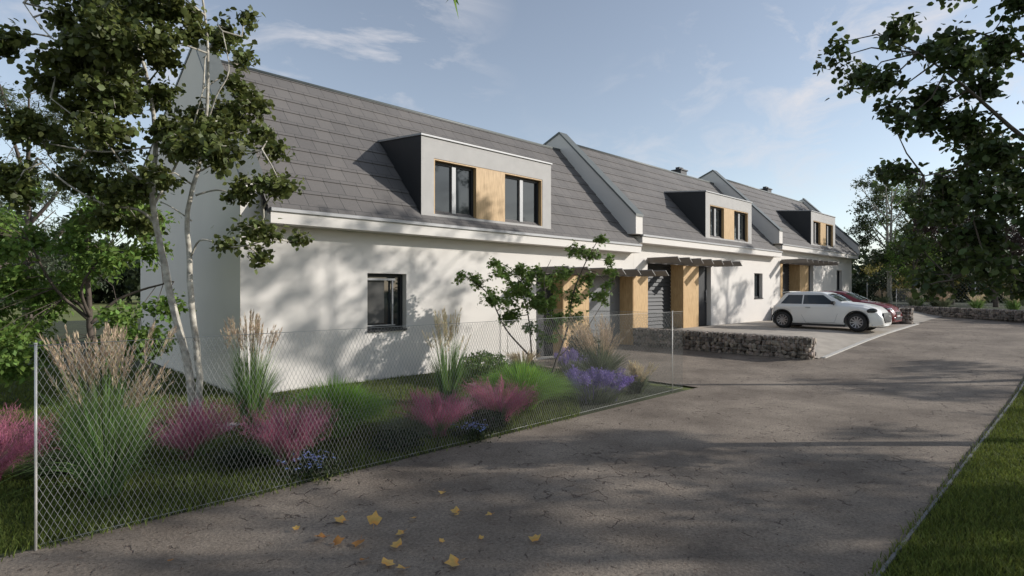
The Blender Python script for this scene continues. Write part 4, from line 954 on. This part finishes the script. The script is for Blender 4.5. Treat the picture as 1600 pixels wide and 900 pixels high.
# ---------------------------------------------------------------- cars
def car(name, label, loc, rz, paint, prof, L_, hw, wheel_y, wr_, red=False):
    R = root(name, loc, label, 'car', 'cars parked before the middle house', rz)
    Y = np.array([p[0] for p in prof]); ZT = np.array([p[1] for p in prof]); ZB = np.array([p[2] for p in prof]); WB = np.array([p[3] for p in prof]); WR = np.array([p[4] for p in prof]); Z0 = np.array([p[5] for p in prof])
    f = lambda y, A: float(np.interp(y, Y, A))
    RA = wr_*1.17; zc_ = wr_+.01
    arc_ys = [wy+RA*math.cos(a)*q for wy in wheel_y for a in np.linspace(0, math.pi, 21) for q in (1, 1.0005)]+[wy+s*(RA+.002) for wy in wheel_y for s in (-1, 1)]
    ys = sorted(set(np.round(np.concatenate([np.linspace(Y[0], Y[-1], 60), Y, arc_ys]), 4)))
    def arch(y):
        for wy in wheel_y:
            if abs(y-wy) < RA: return zc_+math.sqrt(RA*RA-(y-wy)**2)
        return 0
    def sm(y, A, r=.035): return (f(y-r, A)+2*f(y, A)+f(y+r, A))/4
    rings = []
    for y in ys:
        zt, zb, wb, wr, z0 = sm(y, ZT), sm(y, ZB), sm(y, WB), sm(y, WR), sm(y, Z0)
        za = arch(y); xi = hw-.22; mxz = lambda z, k: max(z, za+k*.0015)
        half = [(0,z0), (min(xi, wb*.8),z0), (min(xi, wb*.8),mxz(z0, 0)), (wb*.95,mxz(z0+.035, 1)), (wb*.995,mxz(z0+.12, 2)), (wb,mxz(z0+(zb-z0)*.5, 3)), (wb*.995,max(zb-.07, za+.006)), (wb-.012,zb-.02), (wb-.035,zb)]
        for t in (.33, .67): half.append((wb-.035+(wr-wb+.035)*t, zb+(zt-.06-zb)*t))
        half.append((wr, zt-.06)); half.append((wr-.025, zt-.028))
        for q in (.85, .6, .3, 0): half.append((wr*q, zt-.022*q*q))
        full = [(x, z) for x, z in half]+[(-x, z) for x, z in half[1:-1]][::-1]
        rings.append([(x, y, z) for x, z in full])
    n = len(rings[0]); m = MB(); m.v = [p for r in rings for p in r]
    for i in range(len(rings)-1):
        for k in range(n): m.f.append((i*n+k, i*n+(k+1)%n, (i+1)*n+(k+1)%n, (i+1)*n+k)); m.sm.append(3 < k < n-4)
    m.f.append(tuple(range(n))); m.f.append(tuple((len(rings)-1)*n+k for k in range(n))[::-1]); m.sm += [False]*2
    body = m.build('body', paint, R)
    bm = bmesh.new(); bm.from_mesh(body.data); bmesh.ops.recalc_face_normals(bm, faces=bm.faces); bm.to_mesh(body.data); bm.free()
    for wy in wheel_y:
        for sx in (-1, 1):
            t = MB(); t.tube([(sx*(hw-.225), wy, wr_+.01), (sx*(hw-.215), wy, wr_+.01)], wr_*1.16, 28); t.build('wheel_arch_liner', black_trim, R)
    for wy in wheel_y:      # black arch trims
        for sx in (-1, 1):
            t = MB(); ring = []
            for k in range(17):
                a = rad(-8+196*k/16); ring.append((sx*(f(wy, WB)+.002), wy+math.cos(a)*wr_*1.2, wr_+.01+math.sin(a)*wr_*1.2))
            t.tube(ring, .018, 6); t.build('arch_trim', black_trim, R)
    # side glass
    def side_x(y, z, s):
        zb, zt, wb, wr = sm(y, ZB), sm(y, ZT), sm(y, WB), sm(y, WR); t = (z-zb)/max(zt-.06-zb, .01); return s*(wb-.035+(wr-wb+.035)*t+.004)
    def patch(y0b, y1b, y0t, y1t, zlo, zhi, s, nm='side_window'):
        V = []; F = []; a, b = 10, 4
        for i in range(a+1):
            for j in range(b+1):
                q = j/b; ya = y0b+(y0t-y0b)*q; yb = y1b+(y1t-y1b)*q; y = ya+(yb-ya)*i/a; z = zlo+(zhi-zlo)*q; V.append((side_x(y, z, s), y, z))
        for i in range(a):
            for j in range(b): F.append((i*(b+1)+j, (i+1)*(b+1)+j, (i+1)*(b+1)+j+1, i*(b+1)+j+1))
        w = MB(); w.add(V, F, True); return w.build(nm, glass, R)
    return R, f, (Y, ZT, ZB, WB, WR, Z0), sm, patch, side_x
def wheels(R, hw, wheel_y, wr_):
    for wy in wheel_y:
        for sx in (-1, 1):
            w = bpy.data.objects.new('wheel', None); COL.objects.link(w); w.parent = R; w.location = (sx*(hw-.10), wy, wr_); w.empty_display_size = .1
            t = MB(); n = 28; prof = [(-.07,.62),(-.08,.8),(-.07,.96),(-.04,1.0),(.04,1.0),(.07,.96),(.085,.8),(.075,.64)]
            V = []; F = []
            for k in range(n):
                a = 2*math.pi*k/n
                for (x, r) in prof: V.append((sx*x, math.cos(a)*r*wr_, math.sin(a)*r*wr_))
            p = len(prof)
            for k in range(n):
                for j in range(p-1): F.append((k*p+j, ((k+1)%n)*p+j, ((k+1)%n)*p+j+1, k*p+j+1))
            t.add(V, F, True); t.build('tyre', tyre_m, w)
            r = MB(); r.tube([(sx*.02,0,0),(sx*.03,0,0)], wr_*.64, 24)
            r2 = MB()
            for k in range(10):
                a = 2*math.pi*k/10+.1; c, s = math.cos(a), math.sin(a); q = wr_*.62
                r2.add([(sx*.05, -s*.02, c*.02), (sx*.05, s*.02, -c*.02), (sx*.07, c*q+s*.016, s*q-c*.016), (sx*.07, c*q-s*.016, s*q+c*.016),
                        (sx*.03, -s*.02, c*.02), (sx*.03, s*.02, -c*.02), (sx*.04, c*q+s*.016, s*q-c*.016), (sx*.04, c*q-s*.016, s*q+c*.016)], [(0,1,2,3),(0,3,7,4),(1,5,6,2),(4,7,6,5)])
            r2.tube([(sx*.03,0,0),(sx*.078,0,0)], wr_*.13, 12)
            ring = [(sx*.065, math.cos(a)*wr_*.64, math.sin(a)*wr_*.64) for a in np.linspace(0, 2*math.pi, 25)]; r2.tube(ring, .012, 6)
            r.build('brake_disc', black_trim, w); r2.build('rim', rim_m, w)
def ellip(c, rx, rz_, yaw, pitch_, n=20, th=.02):
    m = MB(); M = Matrix.Translation(c)@Matrix.Rotation(yaw, 4, 'Z')@Matrix.Rotation(pitch_, 4, 'X')
    V = [M@Vector((math.cos(a)*rx, 0, math.sin(a)*rz_)) for a in np.linspace(0, 2*math.pi, n, endpoint=False)]
    V2 = [M@Vector((math.cos(a)*rx*.8, th, math.sin(a)*rz_*.8)) for a in np.linspace(0, 2*math.pi, n, endpoint=False)]
    m.add(V+V2, [(k,(k+1)%n,n+(k+1)%n,n+k) for k in range(n)]+[tuple(range(n,2*n))], True); return m
# profile rows: y, top, belt, half width belt, half width roof, underside
mini = [(-1.56,.48,.42,.50,.44,.22),(-1.53,.64,.58,.62,.52,.16),(-1.47,.76,.68,.70,.58,.14),(-1.38,.85,.75,.73,.58,.13),(-1.12,1.175,.77,.745,.55,.12),(-.9,1.205,.775,.752,.56,.12),(-.4,1.22,.78,.757,.565,.12),
        (.0,1.20,.785,.757,.56,.12),(.12,1.165,.785,.755,.55,.12),(.60,.885,.785,.75,.63,.12),(.85,.865,.775,.745,.64,.12),(1.2,.82,.73,.725,.62,.13),(1.42,.75,.66,.68,.56,.14),(1.56,.65,.56,.60,.48,.15),(1.64,.53,.46,.54,.42,.17),(1.67,.45,.40,.48,.38,.2)]
R, f_, A_, sm, patch, side_x = car('parked_car', 'small white three-door hatchback parked nose to the lane on the driveway', (20.15, 6.1, .447), rad(180), white_paint, mini, 3.3, .755, (1.02, -1.15), .275)
wheels(R, .755, (1.02, -1.15), .275)
for s in (1, -1):
    patch(-1.22, -.55, -1.0, -.55, .81, 1.10, s, 'rear_side_window'); patch(-.51, .44, -.51, .05, .81, 1.10, s, 'side_window')
    h = ellip((s*.672, 1.425, .63), .125, .068, rad(-s*56), rad(-22), th=.03); h.build('headlight', glass, R)
    h = ellip((s*.664, 1.418, .63), .145, .086, rad(-s*56), rad(-22), th=.012); h.build('headlight_surround', black_trim, R)
    mm = MB(); mm.tube([(s*.74,.40,.80),(s*.80,.40,.83)], .02, 6); mm.tube([(s*.80,.36,.86),(s*.83,.45,.86)], [.06,.05], 10); mm.build('wing_mirror', black_trim, R)
    dl = MB()   # door shut line
    for pts in ([(.44,.78),(.50,.5),(.42,.24),(-.40,.20),(-.54,.45),(-.54,.78)],):
        dl.tube([(side_x(y, z, s)-s*.004 if z > .77 else s*(sm(y, A_[3])*1.0-.001), y, z) for y, z in pts], .004, 4)
    dl.build('door_seam', kerb_m, R)
    dh = MB(); dh.tube([(s*.762,-.42,.70),(s*.766,-.28,.70)], .012, 6); dh.build('door_handle', alu, R)
    sk = MB(); sk.box(s*.755-.012, s*.755+.012, -.85, .72, .125, .19); sk.build('side_skirt', black_trim, R)
def screen(R, sm, A_, y0, y1, name='windscreen', lift=.006, shrink=.93):
    V = []; F = []; a, b = 8, 10
    for i in range(a+1):
        y = y0+(y1-y0)*i/a; wr = sm(y, A_[4])*shrink; zt = sm(y, A_[1])
        for j in range(b+1):
            q = -1+2*j/b; V.append((wr*q, y, zt-.022*(q*shrink)**2-(.02 if abs(q) > .99 else 0)*0+lift))
    for i in range(a):
        for j in range(b): F.append((i*(b+1)+j, i*(b+1)+j+1, (i+1)*(b+1)+j+1, (i+1)*(b+1)+j))
    w = MB(); w.add(V, F, True); w.build(name, glass, R)
screen(R, sm, A_, .17, .56); screen(R, sm, A_, -1.33, -1.17, 'rear_window')
g_ = MB(); 
V = [(.38,1.655,.56),(-.38,1.655,.56),(-.46,1.685,.42),(-.32,1.69,.27),(.32,1.69,.27),(.46,1.685,.42)]
V2 = [(x, y-.1, z) for x, y, z in V]; g_.add(V+V2, [(0,1,2,3,4,5)]+[(i,(i+1)%6,6+(i+1)%6,6+i) for i in range(6)]); g_.build('grille', black_trim, R)
# sill bumper lip
b_ = MB(); b_.tube([(-.66,1.42,.19),(-.4,1.62,.18),(0,1.67,.18),(.4,1.62,.18),(.66,1.42,.19)], .035, 8); b_.build('bumper', white_paint, R)
sp = MB(); sp.prism([(-1.24,1.165),(-1.0,1.195),(-1.0,1.215),(-1.25,1.19)], -.5, .5); sp.build('roof_spoiler', white_paint, R)
hatch = [(-1.7,.50,.44,.52,.46,.24),(-1.66,.72,.60,.62,.54,.18),(-1.5,.80,.70,.70,.6,.15),(-1.25,1.18,.74,.74,.52,.14),(-.5,1.24,.76,.76,.56,.14),(0,1.22,.765,.76,.555,.14),
         (.15,1.18,.765,.76,.55,.14),(.75,.88,.77,.755,.64,.14),(1.0,.85,.74,.75,.63,.14),(1.35,.78,.68,.72,.58,.15),(1.55,.68,.60,.66,.52,.16),(1.63,.56,.5,.58,.44,.17),(1.66,.46,.42,.52,.4,.19)]
R, f_, A_, sm, patch, side_x = car('parked_car', 'dark red hatchback parked behind the white hatchback, only its nose and roof showing', (22.75, 6.35, .447), rad(180), red_paint, hatch, 3.4, .76, (1.02, -1.15), .285)
wheels(R, .76, (1.02, -1.15), .285)
for s in (1, -1):
    patch(-1.15, -.5, -.98, -.5, .80, 1.10, s, 'rear_side_window'); patch(-.46, .55, -.46, .12, .80, 1.10, s, 'side_window')
    ellip((s*.56, 1.52, .60), .13, .06, rad(-s*32), rad(-20), th=.03).build('headlight', lamp_glass, R)
    ellip((s*.47, 1.64, .32), .05, .04, rad(-s*10), 0, th=.03).build('fog_lamp', lamp_glass, R)
    mm = MB(); mm.tube([(s*.74,.40,.80),(s*.80,.40,.83)], .02, 6); mm.tube([(s*.80,.36,.86),(s*.83,.45,.86)], [.06,.05], 10); mm.build('wing_mirror', red_paint, R)
screen(R, sm, A_, .20, .68)
g_ = MB(); g_.box(-.3, .3, 1.58, 1.668, .42, .52); g_.box(-.38, .38, 1.58, 1.67, .24, .33); g_.build('grille', black_trim, R)
pl_ = MB(); pl_.box(-.2, .2, 1.66, 1.678, .345, .41); pl_.build('number_plate', white_paint, R)

# ---------------------------------------------------------------- fallen leaves and debris
fl = [(2.83,3.77,.8,0,'small yellow fallen leaf furthest from the viewer, alone in the lane'),(1.95,3.83,1.1,0,'yellow maple leaf nearest the fence, left of the big upright one'),(2.1,3.61,1.25,0,'big yellow-orange leaf standing on edge with a long shadow'),
      (1.72,3.66,1.0,1,'brown-orange leaf furthest left of the pair near the fence'),(1.77,3.52,1.0,1,'brown-orange leaf, right one of the pair near the fence'),(1.87,3.41,1.1,1,'orange curled leaf right of the brown-orange pair'),
      (2.15,3.34,.8,0,'small yellow leaf above the ochre curled one'),(2.03,3.2,1.0,0,'ochre curled leaf in the middle of the lane group'),(1.77,3.17,.8,1,'small orange leaf nearest the bottom edge, left of two yellow ones'),
      (1.85,3.03,1.1,0,'yellow leaf low in the picture with dark shadow to its left'),(1.88,2.91,.9,0,'yellow leaf cut by the bottom edge of the picture'),(2.15,2.75,1.2,0,'bright yellow star-shaped leaf right of the group near the bottom edge'),
      (2.66,3.38,.9,0,'yellow leaf, top one of a touching pair right of the group'),(2.63,3.33,.6,0,'tiny yellow leaf touching a larger one right of the group'),(2.8,3.15,.7,0,'small pale leaf to the right, farthest along that side'),
      (2.75,2.63,1.0,0,'single yellow leaf at the far right of the scatter'),(2.35,3.5,.7,0,'small ochre leaf in the gap right of the upright leaf'),(1.66,3.92,.6,0,'little yellow leaf beside the fence-side pair'),
      (2.5,2.9,.5,0,'very small pale leaf between the star-shaped and the single far leaf'),(2.28,3.05,.5,0,'tiny olive leaf in the middle of the scatter'),(.9,4.0,.5,1,'small brown leaf by the fence at the far left of the lane'),(2.05,3.95,.4,1,'tiny brown leaf above the big upright one')]
star = []
for k in range(10):
    a = 2*math.pi*k/10+math.pi/2; r = [1,.60,.92,.66,.66,.34,.66,.66,.92,.60][k]; star.append((math.cos(a)*r, math.sin(a)*r))
gl = rng(77)
for (x, y, s, c, lab) in fl:
    size = .052*s; m = MB(); V = [(0,0,.15*size)]; n = len(star)
    curl = gl.uniform(.3, 1.0)
    for (a, b) in star: V.append((a*size, b*size, size*curl*(.55*a*a+.15*b)+size*.05))
    for (a, b) in star: V.append((a*size*.5, b*size*.5, size*curl*(.15*a*a+.07*b)+size*.08))
    F = [(0, 1+n+k, 1+n+(k+1)%n) for k in range(n)]+[(1+n+k, 1+k, 1+(k+1)%n, 1+n+(k+1)%n) for k in range(n)]
    m.add(V, F, True); m.tube([(0,-size*.3,size*.1),(size*.1,-size*1.1,size*.3)], [.0012,.0009], 4)
    o = m.build('fallen_leaf', [leaf_fall, leaf_fall2][c]); o.location = (x, y, .018)
    tilt = 1.15 if 'standing' in lab else gl.uniform(-.35, .35)
    o.rotation_euler = (tilt if abs(tilt) > 1 else gl.uniform(-.3,.3), tilt if abs(tilt) < 1 else .1, gl.uniform(0, 6.28) if abs(tilt) < 1 else rad(-44))
    if abs(tilt) > 1: o.location.z = .045
    tag(o, lab, 'leaf', 'fallen autumn leaves on the lane')
def debris():
    g = rng(88); n = 1500; d_ = 2.2+8*g.uniform(0,1,n)**1.3; lat = g.uniform(-.9, .75, n)*d_; u = .7205*lat+.693*d_; v = .7205*d_-.693*lat; k = (v > 1)&(v < 4.75)
    u, v = u[k], v[k]; n = len(u); a = g.uniform(0, 6.28, n); l = g.uniform(.006, .03, n)
    P = np.zeros((n,3,3)); z_ = np.array([zr(q) for q in u])+.001
    for i, t in enumerate((-1, 0, 1)): P[:,i,0] = u+np.cos(a)*l*t+g.normal(0,.003,n); P[:,i,1] = v+np.sin(a)*l*t; P[:,i,2] = z_+(.005 if i == 1 else 0)
    V, F = strips(P, [.002,.003,.001], g); tag(np_mesh('lane_debris', V, F, twig_m), 'fine reddish brown twigs and crumbs scattered on the lane', 'debris', kind='stuff')
debris()
